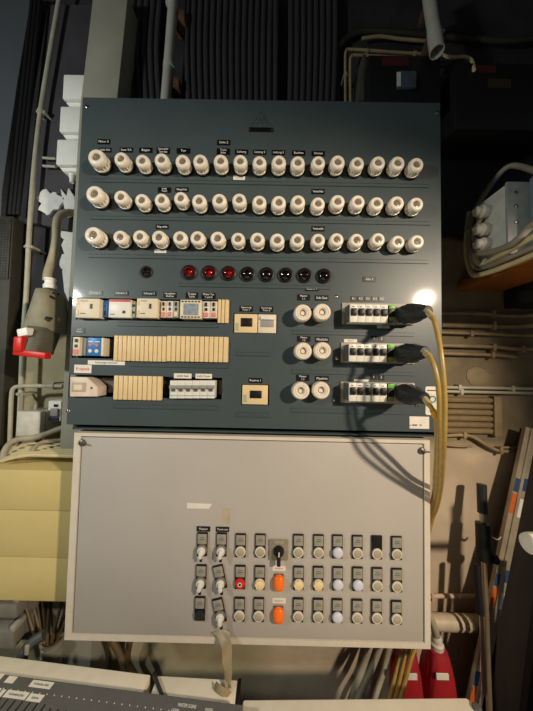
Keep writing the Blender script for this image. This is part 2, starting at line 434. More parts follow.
TAGS = [
 (104, 142, 12.5, 5, 'Motor 2'), (105.5, 150.3, 12, 4.6, 'Licht 10 A'), (126.5, 150.3, 13, 4.8, 'Steuer 10 A'), (146, 150.5, 13, 5.2, 'Bogen'), (163.4, 150.8, 13, 6.2, 'Scheinwerfer\nTurm links'), (183.6, 151.2, 13.5, 5.4, 'Tor'),
 (223.8, 142.8, 13, 5.2, 'Seite 2'), (223.4, 151.8, 13, 6, 'Turm\nlinks'), (241.6, 152.2, 13, 4.8, 'Leitung'), (259.8, 152.5, 13, 4.8, 'Leitung 2'), (278.4, 152.8, 13, 4.8, 'Leitung 3'), (298.7, 153.3, 13, 5, 'Buehne'), (318.2, 153.8, 13, 5, 'Hinten'),
 (164.6, 190.2, 13, 5.2, 'Licht\nTurm'), (182, 189.8, 13, 4.4, 'Gang links'), (318, 191.8, 13, 5, 'Vorne links'), (162.3, 227, 12.6, 4.6, 'Gang rechts'), (318, 229, 13, 5, 'Vorne rechts'),
 (95.5, 293, 14, 4.6, 'Schuetz 1'), (121.6, 293.2, 14, 4.6, 'Schuetz 2'), (149.4, 293.6, 14.2, 4.6, 'Schuetz 3'), (170.2, 295, 13, 5.6, 'Hauptlicht\nBuehne'), (192, 295.5, 12, 6, 'Treppe\nTurm'), (208.7, 295.9, 14, 6, 'Motor Tor\n1 und 2'),
 (80, 330.5, 10, 5, 'Licht\nNotaus'),
 (246.2, 308.8, 13, 5.4, 'Steuerung\nTurm 1'), (266.4, 309.3, 13, 5.4, 'Steuerung\nTurm 2'), (255.4, 380.4, 13.5, 4.8, 'Reserve 1'),
 (311.8, 289, 13.8, 4.2, 'Reserve 3'), (303.6, 297.5, 12.6, 6, 'Motor\n1.1'), (321.6, 298, 13.5, 5.4, 'Side Gast'), (303.7, 338.9, 13.2, 5.6, 'Motor\n1.2'), (322, 339.6, 13.6, 5.2, 'Pilotlicht'), (302.7, 377.8, 13, 6, 'Motor\n1.3'), (321.8, 378.6, 13.6, 5.2, 'Pilotlicht'),
 (369.2, 279.4, 13, 5, 'Side 3'),
 (353.6, 298.8, 6, 5, 'K1'), (360.6, 298.8, 6, 5, 'K2'), (367.6, 298.8, 6, 5, 'K3'), (374.6, 299, 6, 5, 'K4'), (381.6, 299, 6, 5, 'K5'), (373.9, 338.4, 6, 6, '1'), (381.4, 338.6, 6, 6, '2'), (373.6, 377, 6, 5.8, '1'), (381, 377.2, 6, 5.8, '2')]
for px, py, w, h, tx in TAGS:
    x0, x1, z0, z1 = rectpx(px - w / 2, py - h / 2, px + w / 2, py + h / 2)
    o = MB().box(x0, x1, -.0011, -.0001, z0, z1).build('label_plate', M_tag, sb)
    n = tx.count('\n') + 1
    lettering(tx, ((x0 + x1) / 2, -.0011, (z0 + z1) / 2), (z1 - z0) * (.62 if n == 1 else .46), M_text, o, (x1 - x0) * .8)
def sticker(px0, py0, px1, py1, tx, m=M_paper, mt=M_textd, frac=.6, name='paper_label', label=None, par=None, Y=0):
    x0, x1, z0, z1 = rectpx(px0, py0, px1, py1, Y)
    o = MB().box(x0, x1, Y - .0008, Y - .0001, z0, z1).build(name, m, par or sb)
    if label: o['label'] = label
    if tx: lettering(tx, ((x0 + x1) / 2, Y - .0008, (z0 + z1) / 2), (z1 - z0) * frac, mt, o, (x1 - x0) * .85, yoff=.0002)
    return o
sticker(233.3, 176, 245, 180, 'L 2-13 L'); sticker(154.5, 249.2, 166.3, 253, 'L 3-14 L')
sticker(88, 360.5, 125, 364.8, 'Sicherungen Automat')
sticker(344, 339.2, 357, 342.4, 'Kreis 2'); sticker(377, 325.6, 389.5, 328.4, 'Kreis 1'); sticker(354, 379.4, 368.5, 381.4, '')
sticker(174, 373.4, 191.6, 378.4, 'Licht Saal'); sticker(195.6, 373.8, 212, 378.6, 'Licht Foyer')
st = sticker(74.4, 364.8, 91.6, 373, 'Kraptek', M_paper, M_redink, .52, label='white sticker with red print'); 
st = sticker(409.4, 416.5, 429, 428.6, '', M_paper, label='white inspection sticker')
lettering('x 2020   31', at(416, 425.2, -.001), .006, M_textd, st, .034)
# tall white sticker with a teal ring
x0, x1, z0, z1 = rectpx(425.3, 386.5, 437.3, 415)
st = MB().prism([(x0 + .003, z0), (x1 - .003, z0), (x1, z0 + .003), (x1, z1 - .003), (x1 - .003, z1), (x0 + .003, z1), (x0, z1 - .003), (x0, z0 + .003)], -.0009, -.0001).build('inspection_sticker', M_paper, sb)
c = at(432.6, 399.3, -.001); mb = MB(); n = 20
for k in range(n):
    if k in (9, 10): continue
    a0, a1 = 2 * PI * k / n, 2 * PI * (k + 1) / n
    mb.prism([(c.x + r * math.cos(a), c.z + r * math.sin(a)) for r, a in ((.0052, a0), (.0082, a0), (.0082, a1), (.0052, a1))], -.0013, -.0009)
mb.build('teal_ring', M_teal, st)
c = at(431.5, 390.4, 0); MB().box(c.x - .011, c.x + .011, -.0012, -.0009, c.z - .0012, c.z + .0012).build('printed_line', M_textd, st)

# indicator lamps
def make_lamp(lit):
    par = MB().lathe([(.0175, .0), (.0175, .004), (.0155, .0055), (.0148, .0055), (.0148, .003)], n=28).build('indicator_lamp', M_black, sb, world=False)
    prof = [(.0145, .003)] + [(.0145 * math.cos(a), .003 + .011 * math.sin(a)) for a in [PI / 2 * k / 7 for k in range(1, 7)]] + [(.0004, .014)]
    MB().lathe(prof, n=28).build('lens', M_redlens if lit else M_darklens, par, world=False)
    if lit: MB().lathe([(.0032, .0035), (.0034, .007), (.0016, .0095), (.0005, .010)], c=(.0028, 0, -.0012), n=12).build('bulb', M_bulb, par, world=False)
    return par
lit, off = make_lamp(True), make_lamp(False)
for i, (px, py) in enumerate(((145, 271), (188.3, 271.5), (208.5, 272), (228, 272.5), (247.3, 273.3), (266.5, 273.8), (285.8, 274.2), (304.8, 274.6), (324.3, 275.2))):
    o = inst(lit if i in (1, 2, 3) else off, sb, at(px, py, -.008) * 1.0 + Vector((0, .008 - .0001, 0)))
    if i in (1, 2, 3): o['label'] = 'lit red indicator lamp'
    if i == 0: o.scale = (.8, .8, .8)
drop(lit); drop(off)

# ---------------------------------------------------------------- fuses
def make_fuse(name, mcap, s, prof=None):
    t = thing(name, (0, 0, 0), 'x', 'fuse')
    MB().lathe([(.0180 * s, .0001), (.0180 * s, .003), (.0165 * s, .005)], n=28).build('base_ring', M_black if mcap is M_ceramic else M_dgrey, t, world=False)
    MB().lathe(prof or [(.0160 * s, .005), (.0168 * s, .0065), (.0168 * s, .009), (.0158 * s, .0095), (.0158 * s, .0175), (.0164 * s, .0185), (.0164 * s, .0225), (.0156 * s, .0262), (.0140 * s, .0288), (.0118 * s, .0298), (.0092 * s, .0298), (.0078 * s, .0285), (.0074 * s, .0255)],
               n=64, knurl=(.0094, .0176, .90)).build('screw_cap', mcap, t, world=False)
    MB().lathe([(.0073 * s, .0250), (.0073 * s, .0262), (.0045 * s, .0268), (.0034 * s, .0256), (.0005, .0256)], n=20).build('sight_window', M_recess, t, world=False)
    return t
ORD = ['first', 'second', 'third', 'fourth', 'fifth', 'sixth', 'seventh', 'eighth', 'ninth', 'tenth', 'eleventh', 'twelfth', 'thirteenth', 'fourteenth', 'fifteenth', 'sixteenth', 'seventeenth']
proto = make_fuse('screw_fuse', M_ceramic, 1.0)
rows = (('top', 1.9695, [157.5, 158.5, 160, 159.5, 160.5, 160.5, 160.5, 160.5, 161.5, 161.5, 162, 161.5, 161.5, 162.5, 162, 162.5, 164], [96.2, 121, 141.4, 161, 182, 200, 220.2, 240, 259, 278.8, 298.2, 318.4, 337.8, 357.8, 378.8, 398, 417]),
        ('middle', 1.877, [194, 196.5, 199.5, 199.3, 197.5, 200.5, 200, 199.5, 201.5, 202, 201.5, 203, 201, 201.5, 203, 202.5, 203.5], [94.6, 120, 141, 160.6, 180.3, 198.5, 219, 239, 258.8, 278.5, 298, 318.2, 338, 358, 377.5, 397.5, 417]),
        ('bottom', 1.7885, [235, 236.5, 236.5, 237, 237.5, 237.5, 238, 238.5, 239, 240, 239.5, 239.5, 239, 239.7, 239, 241.5, 241], [93, 119, 139, 158.5, 179.5, 197.5, 217.5, 238, 257.5, 277.5, 297.7, 318.7, 337, 357.3, 378.8, 398.8, 417.7]))
first = True
for rn, z, ys, xs in rows:
    for i in range(17):
        q = at(xs[i], ys[i], -.0298)
        if i == 0: lab = 'biggest cream ceramic screw-in fuse, at the left end of the %s row of seventeen' % rn
        elif i == 16: lab = 'cream ceramic screw-in fuse at the right end of the %s row of seventeen' % rn
        else: lab = 'cream ceramic screw-in fuse, %s from the left in the %s row of seventeen' % (ORD[i], rn)
        if first: o = proto; o.location = (q.x, 0, q.z); o['label'] = lab; o['group'] = 'cream screw-in fuses in three long rows'; first = False
        else: o = dup(proto, (q.x, 0, q.z), lab, 'cream screw-in fuses in three long rows')
        s = 1.22 if i == 0 else random.uniform(.97, 1.03)
        o.scale = (s, s if i else 1.1, s); o.rotation_euler = (random.uniform(-.03, .03), random.uniform(0, 6.28), random.uniform(-.03, .03))
wprof = [(.0180, .005), (.0192, .008), (.0192, .020), (.0196, .022), (.0196, .027), (.0185, .031), (.0165, .0335), (.0135, .0335), (.0125, .032), (.0118, .0335), (.0095, .0335), (.0085, .031), (.0066, .0265)]
wproto = make_fuse('screw_fuse', M_ceramicw, 1.12, wprof)
first = True
for j, (rn, ps) in enumerate((('upper', ((303, 312.5), (322.6, 311.8))), ('middle', ((303.3, 351), (322.8, 350.6))), ('lower', ((301, 391), (321.5, 390.6))))):
    for k, (px, py) in enumerate(ps):
        q = at(px, py, -.033)
        lab = 'wide white ceramic screw fuse, %s of the %s pair left of the black plugs' % (('left', 'right')[k], rn)
        if first: o = wproto; o.location = (q.x, 0, q.z); o['label'] = lab; o['group'] = 'wide white screw fuses in pairs'; first = False
        else: o = dup(wproto, (q.x, 0, q.z), lab, 'wide white screw fuses in pairs')
        o.rotation_euler = (0, random.uniform(0, 6.28), 0)

# ---------------------------------------------------------------- modules in the openings
def module(name, px0, py0, px1, py1, h, label, cat, m, group=None, b=.0012, back=.028):
    x0, x1, z0, z1 = rectpx(px0, py0, px1, py1, -h)
    t = thing(name, Vector(((x0 + x1) / 2, 0, z0)), label, cat, group)
    MB().box(x0, x1, -h, back, z0, z1, b=b).build('body', m, t)
    return t, (x0, x1, z0, z1)
def sub(t, name, m, R, u0, v0, u1, v1, h, d=.001, b=0, label=None, parent=None):
    """a detail on the front face; u, v run 0..1 across (left to right) and down (top to bottom)"""
    x0, x1, z0, z1 = R; w, hh = x1 - x0, z1 - z0
    o = MB().box(x0 + u0 * w, x0 + u1 * w, -h - d, -h - .00005, z1 - v1 * hh, z1 - v0 * hh, b=b).build(name, m, parent or t)
    if label: o['label'] = label
    return o
# upper row
for px0, px1, lab in ((75.6, 99.4, 'pale beige contactor at the left end of the upper module row'), (136.5, 157.5, 'pale beige contactor right of the white red-striped module')):
    t, R = module('contactor', px0, 298.4, px1, 317.8, .015, lab, 'contactor', M_cream2, 'beige contactors in the upper module row')
    sub(t, 'test_button', M_black, R, .62, .28, .70, .52, .015, .002)
    for v in (.12, .62): sub(t, 'terminal_cover', M_cream, R, .03, v, .13, v + .22, .015, .0012)
    sub(t, 'printed_line', M_textd, R, .2, .76, .42, .8, .015, .0002)
    sub(t, 'printed_line', M_textd, R, .2, .12, .5, .15, .015, .0002)
t, R = module('blue_terminal', 103.2, 300.5, 108, 317, .004, 'small blue clip-on terminal between the first two modules', 'terminal', M_blue)
sub(t, 'clamp_slot', M_black, R, .3, .62, .7, .9, .004, .0006); sub(t, 'clamp_slot', M_navy, R, .2, .3, .8, .38, .004, .0006)
t, R = module('relay', 108.6, 299.4, 130.6, 317.6, .013, 'white relay module with a red stripe along its top', 'relay', M_white)
sub(t, 'red_stripe', M_red, R, 0, .02, 1, .13, .013, .0005); sub(t, 'test_button', M_black, R, .66, .62, .76, .76, .013, .002); sub(t, 'printed_line', M_textd, R, .08, .8, .3, .84, .013, .0002)
t, R = module('auxiliary_contact', 131.6, 301, 135.6, 317.5, .008, 'thin dark slotted contact beside the red-striped relay', 'relay contact', M_sage)
sub(t, 'slot', M_black, R, .2, .2, .8, .36, .008, .0006); sub(t, 'slot', M_black, R, .2, .62, .8, .76, .008, .0006)
def push_module(px0, px1, m, lab, mb_, py0=301, py1=317.4):
    t, R = module('push_switch', px0, py0, px1, py1, .008, lab, 'switch', m, 'small push switch modules', b=.0006)
    sub(t, 'rocker', M_black, R, .36, .08, .62, .3, .008, .003); sub(t, 'blue_lamp', M_navy, R, .34, .40, .68, .58, .008, .002, .0005); sub(t, 'push_key', mb_, R, .22, .68, .8, .94, .008, .0025, .0006)
push_module(160.6, 166.4, M_cream2, 'first narrow push switch from the left, cream with an orange key', mat('salmon_plastic', (214, 140, 110), .4))
push_module(166.9, 172.7, M_white, 'narrow push switch with pink key between a cream one and a green-grey one', M_pink)
push_module(173.2, 178.8, M_sage, 'narrow green-grey push switch left of the timer', M_cream2)
t, R = module('timer', 180, 299.8, 201.4, 318.6, .014, 'cream timer with grey-blue display and dashed black border', 'timer', M_cream2)
sub(t, 'display', mat('grey_blue_display', (140, 152, 164), .25, var=.25, scale=160), R, .16, .2, .86, .82, .014, .0006)
for v in (.06, .88):
    for k in range(6): sub(t, 'terminal_slot', M_black, R, .06 + k * .155, v, .16 + k * .155, v + .07, .014, .0004)
push_module(202.6, 209.6, M_white, 'left one of two pink-keyed push switches right of the timer', M_pink, 301.4, 318)
push_module(210.2, 217.2, M_cream2, 'right one of two pink-keyed push switches right of the timer', M_pink, 301.4, 318)
def blank(px0, py0, px1, py1, n, lab):
    x0, x1, z0, z1 = rectpx(px0, py0, px1, py1, -.005)
    mb = MB(); w = (x1 - x0) / n
    for k in range(n): mb.box(x0 + k * w, x0 + (k + 1) * w - .0019, -.006, -.0002, z0, z1, b=.0007)
    mb.box(x0, x1, -.0026, -.0004, z0 + .0005, z1 - .0005)
    tag(mb.build('blanking_strip', M_cream), lab, 'cover strip', 'beige blanking strips')
blank(218, 299.6, 228.8, 323, 3, 'short beige blanking strip of three fingers in the upper row')
blank(114, 336, 166.6, 361.2, 12, 'long beige blanking strip in the middle row, left piece beside the dark gap')
blank(166.8, 336.4, 228.2, 361.8, 13, 'long beige blanking strip in the middle row, right piece')
blank(113.8, 376, 162, 400, 10, 'beige blanking strip in the lower row beside the white breakers')
# middle row
t, R = module('push_switch', 72.6, 337, 79.6, 355.6, .012, 'pale push switch with a red-marked key beside the blue module', 'switch', M_cream2, 'small push switch modules')
sub(t, 'rocker', M_black, R, .4, .1, .7, .28, .012, .003); sub(t, 'blue_lamp', M_navy, R, .35, .4, .7, .56, .012, .002); sub(t, 'push_key', M_pink, R, .15, .66, .85, .92, .012, .002)
t, R = module('spacer', 82, 338, 86.6, 355.5, .004, 'grey spacer between the pale push switch and blue module', 'spacer', M_grey)
t, R = module('blue_relay', 86.8, 337.6, 100.8, 355.8, .012, 'bright blue double relay with two pink and two white dots', 'relay', M_blue)
x0, x1, z0, z1 = R
MB().box(x1, x1 + .005, -.011, .028, z0, z1, b=.0006).build('side_cover', M_cream2, t)
for u in (.26, .72):
    for v, m, r in ((.42, M_pink, .0035), (.74, M_white, .0042)):
        MB().lathe([(r, .012), (r, .0135), (r * .6, .0145)], (x0 + u * (x1 - x0), 0, z1 - v * (z1 - z0)), n=14).build('push_key', m, t)
sub(t, 'printed_line', M_white, R, .1, .2, .42, .25, .012, .0002); sub(t, 'printed_line', M_white, R, .56, .2, .9, .25, .012, .0002)
# lower row
h = .009; pts = [at(*q, -h) for q in ((70, 377), (87, 377.4), (97.4, 387), (97.4, 396.6), (70, 396.6))]
t = thing('bell_transformer', Vector((pts[4].x, 0, pts[4].z)), 'pale pinkish device with slanted corner above the bottom-left corner screw', 'transformer')
MB().prism([xz(q) for q in pts], -h, .027, b=.001).build('body', mat('pinkish_plastic', (222, 206, 190), .45), t)
R = rectpx(70, 377, 97.4, 396.6, -h)
fr = sub(t, 'window_frame', mat('tan_frame', (186, 168, 146), .5), R, .08, .28, .58, .76, h, .0012, .0004)
sub(t, 'window', M_cream2, R, .15, .40, .46, .66, h + .0012, .0005, parent=fr)
sub(t, 'terminal_screw', M_textd, R, .76, .5, .82, .6, h, .001)
# six white miniature breakers
for k in range(6):
    px0 = 169.8 + k * 7.48
    t, R = module('miniature_breaker', px0, 380.6, px0 + 7.3, 398.4, .010, 'white miniature breaker, %s from left of six under two paper labels' % ORD[k], 'circuit breaker', M_white, 'white miniature breakers in the lower row', b=.0005)
    sub(t, 'toggle_bar', M_grey, R, 0, .26, 1, .44, .010, .006, .0008); sub(t, 'toggle_lever', M_dgrey, R, .25, .46, .75, .6, .010, .003, .0005)
    sub(t, 'blue_line', mat('pale_blue_print', (150, 170, 190), .5), R, 0, .82, 1, .87, .010, .0003)
# rocker switches
def rocker(px0, py0, px1, py1, lab, win, mwin, frame_m, crack):
    t, R = module('rocker_switch', px0, py0, px1, py1, .004, lab, 'switch', frame_m, 'beige rocker switches', b=.0008)
    o = sub(t, 'rocker', mwin, R, *win, .004, .0015, .0005)
    if crack: sub(t, 'scuff', M_sage, R, .04, .5, .18, .9, .004, .0003)
    return t, R, o
rocker(234.4, 314, 257.4, 332.6, 'wide beige rocker switch with black window, left one of the side-by-side pair', (.28, .22, .78, .68), M_black, M_cream, True)
t, R, o = rocker(258.2, 314.4, 276.2, 333, 'pale rocker switch with grey flap, right one of the side-by-side pair', (.14, .22, .86, .68), M_grey, M_cream2, False)
sub(t, 'flap', M_white, R, .14, .12, .86, .3, .0055, .004, .0008)
rocker(242.2, 385.2, 267.8, 404.4, 'beige rocker switch with black window standing alone in the lower row', (.3, .28, .76, .68), M_black, M_cream, True)

# ---------------------------------------------------------------- the three outlet strips with breakers and plugs
strips = (('top', 341.6, 303.6, 413, 325, 350, 388, 304.4, 322.4, (389.2, 305.2), (395, 320.8), (428.5, 311), (387, 315.5)),
          ('middle', 340.6, 343.2, 414, 363.4, 349, 387, 344.2, 361.8, (387.8, 344.6), (394, 361.2), (425.5, 352), (385.5, 353.5)),
          ('lower', 340.4, 382.2, 414, 403.2, 349, 387, 383.2, 401.6, (387.8, 383.8), (394, 401), (425.5, 398.5), (385.5, 391)))
HB = .036
for rn, a0, b0, a1, b1, c0, c1, d0, d1, g0, g1, tip, basep in strips:
    x0, x1, z0, z1 = rectpx(a0, b0, a1, b1, 0)
    t = thing('outlet_strip', Vector(((x0 + x1) / 2, 0, z0)), '%s outlet strip with green terminal, carrying five breakers and a black plug' % rn, 'outlet', 'outlet strips with plugs')
    MB().box(x0, x1, -.004, -.0002, z0, z1, b=.0012).build('base_plate', mat('dirty_beige_plate', (172, 164, 148), .5, var=.15), t)
    bx0, bx1, bz0, bz1 = rectpx(c0, d0, c1, d1, -HB)
    MB().box(bx0 - .003, bx0 - .0002, -HB + .004, -.004, bz0 + .001, bz1 - .001, b=.0005).build('side_cover', M_dgrey, t)
    gx0, gx1, gz0, gz1 = rectpx(*g0, *g1, -HB + .002)
    tb = MB().box(gx0, gx1, -HB + .002, -.004, gz0, gz1, b=.0006).build('terminal_block', M_black, t)
    hh = gz1 - gz0
    MB().box(gx0, gx1, -HB + .0005, -HB + .0019, gz1 - .24 * hh, gz1, b=.0003).build('green_marker', M_green, tb)
    MB().box(gx0, gx1, -HB + .0005, -HB + .0019, gz0, gz0 + .24 * hh, b=.0003).build('olive_marker', M_olive, tb)
    # the outlet: a grey square block with a round collar behind the plug
    ax = Vector((gx1 + .022, 0, (bz0 + bz1) / 2))
    MB().box(gx1 + .0006, ax.x + .026, -.022, -.004, bz0, bz1, b=.002).lathe([(.0215, .022), (.0215, .026), (.0195, .026)], ax).build('socket', M_grey, t)
    w = (bx1 - bx0) / 5
    for k in range(5):
        q = thing('miniature_breaker', Vector((bx0 + (k + .5) * w, 0, bz0)), 'white breaker with black toggle, %s from the left in the %s outlet strip' % (ORD[k], rn), 'circuit breaker', 'breakers in the outlet strips')
        Rk = (bx0 + k * w + .0002, bx0 + (k + 1) * w - .0002, bz0, bz1)
        MB().box(Rk[0], Rk[1], -HB, -.0042, bz0, bz1, b=.0006).build('body', M_white, q)
        sub(q, 'toggle', M_black, Rk, .16, .27, .86, .60, HB, .005, .0006); sub(q, 'toggle_slot', M_dgrey, Rk, .1, .22, .9, .66, HB, .0006)
        sub(q, 'printed_line', M_textd, Rk, .25, .12, .6, .16, HB, .0002)
    # plug
    tp = at(tip[0], tip[1], -.105)
    b_ = ax + Vector((0, -.0288, 0)); e = tp
    P = thing('power_plug', Vector((ax.x, -.0262, ax.z)), {'top': 'black rubber power plug in the topmost of the three outlets', 'middle': 'black rubber power plug in the middle one of the three outlets', 'lower': 'black rubber power plug in the lowest outlet, orange band on its cord'}[rn], 'plug', 'black plugs with yellowish cords')
    d = (e - b_); L = d.length; dn = d.normalized()
    prof = [(.0190, 0), (.0205, .004), (.0208, L * .25), (.0200, L * .34), (.0196, L * .46), (.0178, L * .62), (.0152, L * .76), (.0128, L * .88), (.0118, L * .96), (.0095, L)]
    mb = MB().lathe(prof, b_, dn, n=32)
    u, v = frame_from(dn)
    for k in range(10):
        a = 2 * PI * k / 10; o_ = u * math.cos(a) + v * math.sin(a)
        mb.tube([b_ + dn * (L * .24) + o_ * .0200, b_ + dn * (L * .46) + o_ * .0186, b_ + dn * (L * .70) + o_ * .0150], .0024, n=6, smooth=4)
    mb.build('grip', M_rubber, P)
    cpts = {'top': [(428.5, 311, -.105), (433, 318, -.128), (438, 336, -.145), (442, 362, -.158), (444.5, 395, -.16), (444.5, 432, -.145), (443, 462, -.105), (441, 486, -.055), (437.5, 505, -.004), (431, 524, .032), (424, 560, .05), (419, 632, .07), (411, 660, .06), (399, 704, .055)],
            'middle': [(425.5, 352, -.105), (430, 357, -.128), (435.5, 371, -.14), (439, 395, -.142), (439.5, 425, -.13), (439, 455, -.095), (437.5, 480, -.05), (435, 500, .004), (429, 520, .045), (420, 560, .075), (416, 632, .09), (405, 660, .07), (394, 704, .06)],
            'lower': [(425.5, 398.5, -.105), (429.5, 405, -.122), (434.5, 414, -.124), (436.5, 427, -.112), (436.5, 450, -.082), (435, 475, -.042), (433.4, 495, .015), (427.5, 516, .06), (419, 560, .1), (412, 632, .11), (400, 660, .08), (388, 704, .065)]}[rn]
    C = [at(*q) for q in cpts]; C[0] = e - dn * .004
    rr = .0043
    MB().tube(C, rr, n=12).build('cord', M_cord, P)
    MB().tube([C[0], C[0] + (C[1] - C[0]) * .9], .0058, n=12, smooth=0).build('strain_relief', mat('pale_cord_end', (196, 178, 130), .4), P)
    if rn == 'lower':
        sm = smooth_path(C); MB().tube(sm[13:19], .0056, n=12, smooth=0).build('orange_band', M_orangetape, P)

# ================================================================ control cabinet
CX0, CX1, CZ0, CZ1 = -.4416, .3749, 1.5 - .6199, 1.5 - .1618
cab = thing('control_cabinet', Vector(((CX0 + CX1) / 2, .12, CZ0)), 'light grey steel control cabinet with three rows of switches, under the dark switchboard', 'cabinet')
fl, fb = .015, .012
mb = MB(); plate_with_holes(mb, CX0, CX1, CZ0, CZ1, 0, .02, [(CX0 + fl, CX1 - .0125, CZ0 + fb, CZ1 - .0075)])
mb.box(CX0, CX0 + .002, .02, WALL - .002, CZ0, CZ1).box(CX1 - .002, CX1, .02, WALL - .002, CZ0, CZ1).box(CX0, CX1, .02, WALL - .002, CZ0, CZ0 + .002).box(CX0, CX1, .02, WALL - .002, CZ1 - .002, CZ1).box(CX0, CX1, .10, .102, CZ0, CZ1)
mb.build('enclosure', M_frame, cab)
DX0, DX1, DZ0, DZ1 = CX0 + fl + .003, CX1 - .0125 - .003, CZ0 + fb + .0025, CZ1 - .0075 - .0025
door = MB().box(DX0, DX1, .0005, .02, DZ0, DZ1, b=.0018).build('door', M_cab, cab)
DY = .0005
for i, (px, py, rot) in enumerate(((82.5, 442.5, .2), (421.5, 450.5, .1))):
    c = at(px, py, 0); m = MB().lathe([(.0075, -.0003), (.0075, .003), (.005, .005), (.0005, .0053)], c, n=18)
    m.box(c.x - .002, c.x + .014 * 1, -.0085, -.0052, c.z - .0018, c.z + .0018, b=.0006, rot=Matrix.Rotation(rot, 3, 'Y'))
    m.build('door_lock', M_dsteel, cab)
def on_door(px, py): q = at(px, py, 0); return Vector((q.x, DY, q.z))
# tape remains on the door
x0, x1, z0, z1 = rectpx(187, 503.2, 212, 508.6)
MB().prism([(x0, z0), (x1 - .006, z0 + .0005), (x1, z1 - .001), (x0 - .0, z1)], DY - .0008, DY - .00005).build('paper_tape', M_paper, cab)
x0, x1, z0, z1 = rectpx(221, 508, 231, 524)
MB().prism([(x0, z0 + .002), (x1 - .004, z0), (x1, z1), (x0 + .004, z1 - .003)], DY - .0003, DY - .00005).build('glue_mark', M_stain, cab)
# prototypes of operators, local to the centre of the housing
HW, HH = .0118, .0265
def housing(name, tall=True):
    return MB().box(-HW, HW, -.0045, -.0001, -HH, HH - .001, b=.0015).build(name, M_black, cab, world=False)
def legend(par, m=M_clear):
    o = MB().box(-HW * .86, HW * .86, -.0060, -.0046, HH * .05, HH * .88, b=.0008).build('legend_plate', m, par, world=False)
    MB().box(-HW * .5, HW * .5, -.0063, -.0061, HH * .42, HH * .46).box(-HW * .4, HW * .4, -.0063, -.0061, HH * .58, HH * .62).build('legend_print', M_textd, par, world=False) if m is M_clear else None
    return o
CZ = -.0130          # button centre below the housing's centre
def mk_button(capm, ring=mat('pale_button_ring', (216, 210, 196), .3, var=.04), r=.0088, label=None, flower=False, oring=False, name='push_button', leg=M_clear):
    p_ = housing(name); legend(p_, leg)
    MB().lathe([(.0116, .0046), (.0116, .0062), (.0110, .0070), (.0086, .0070)], (0, 0, CZ), n=24).build('bezel', ring, p_, world=False)
    if flower:
        m = MB(); n = 8
        poly = [((.0098 if k % 2 == 0 else .0086) * math.cos(2 * PI * k / 32 * 2), 0) for k in range(2)]
        poly = []
        for k in range(48):
            a = 2 * PI * k / 48; r_2 = .0100 + .0012 * math.cos(8 * a); poly.append((r_2 * math.cos(a), CZ + r_2 * math.sin(a)))
        m.prism(poly, -.0100, -.0071, b=.0008); m.lathe([(.003, .0100), (.003, .0106)], (0, 0, CZ), n=12)
        m.build('cap', capm, p_, world=False)
    else:
        MB().lathe([(r * .97, .0071), (r * .97, .0078), (r * .86, .0084), (.0005, .0086)], (0, 0, CZ), n=24).build('cap', capm, p_, world=False)
    if oring:
        MB().lathe([(.0048, .0087), (.0048, .0091), (.0030, .0091), (.0030, .0087)], (0, 0, CZ), n=20).build('ring_symbol', M_white, p_, world=False)
    if label: p_['label'] = label
    return p_
B_grey = mk_button(mat('button_cap_beige', (172, 162, 140), .35))
B_greyk = mk_button(mat('button_cap_beige', (172, 162, 140), .35), leg=M_dark, label='push button with blank black legend plate')
B_red = mk_button(M_red, ring=M_red, r=.0095, oring=True, label='red stop button with a white ring')
B_flower = mk_button(mat('cream_button', (238, 214, 160), .4), flower=True, label='cream scalloped push button')
B_lens = housing('pilot_light'); legend(B_lens); B_lens['label'] = 'pilot light with bluish white lens'
MB().lathe([(.0108, .0046), (.0118, .006), (.0118, .0085), (.0105, .0108), (.008, .0122), (.004, .0129), (.0004, .013)], (0, 0, CZ + .0015), n=24).build('lens', M_lens, B_lens, world=False)
B_orange = MB().box(-.0105, .0105, -.0035, -.0001, -.0165, .0165, b=.0015).build('pilot_light', M_dgrey, cab, world=False); B_orange['label'] = 'large orange pilot light'
mo = []
for s, y in ((1.0, -.0036), (1.0, -.0075), (.94, -.0105), (.8, -.0125), (.5, -.014), (.1, -.0144)):
    ring = []
    for k in range(32):
        a = 2 * PI * k / 32; ring.append((.0118 * s * math.cos(a), y, (.0048 if math.sin(a) > 0 else -.0048) * s + .0118 * s * math.sin(a)))
    mo.append(ring)
MB().loft(mo).build('lens', M_orange, B_orange, world=False)
B_sw = housing('selector_switch'); legend(B_sw)
MB().lathe([(.0118, .0046), (.0118, .008), (.0108, .0095), (.0088, .0095)], (0, 0, CZ + .002), n=24).build('bezel', mat('silver_ring', (150, 146, 138), .3, .6), B_sw, world=False)
rot = Matrix.Rotation(.16, 3, 'Y')
MB().lathe([(.0088, .0096), (.0088, .013), (.0006, .0135)], (0, 0, CZ + .002), n=20).box(-.0040, .0040, -.0185, -.0132, CZ - .0105, CZ + .008, b=.0016, rot=rot).build('lever', M_white, B_sw, world=False)
MB().box(-.0030 + .0010, .0030 + .0010, -.0175, -.0140, CZ - .0165, CZ - .0098, b=.001, rot=rot).build('lever_tip', M_black, B_sw, world=False)
B_blank = housing('blanking_plug'); legend(B_blank)
MB().lathe([(.0105, .0046), (.0105, .0075), (.004, .0080), (.0035, .0070), (.0005, .0070)], (0, 0, CZ), n=24).build('plug_face', M_rubber, B_blank, world=False); B_blank['label'] = 'black blanked-off switch position'
B_key = MB().box(-.0215, .0215, -.004, -.0001, -.0235, .0225, b=.003).build('rotary_switch', mat('smoky_cover', (140, 130, 112), .2, var=.06), cab, world=False); B_key['label'] = 'rotary switch with long black handle on smoky square plate'
MB().box(-.012, .012, -.0055, -.0041, .0125, .0205, b=.0006).build('legend_plate', M_clear, B_key, world=False)
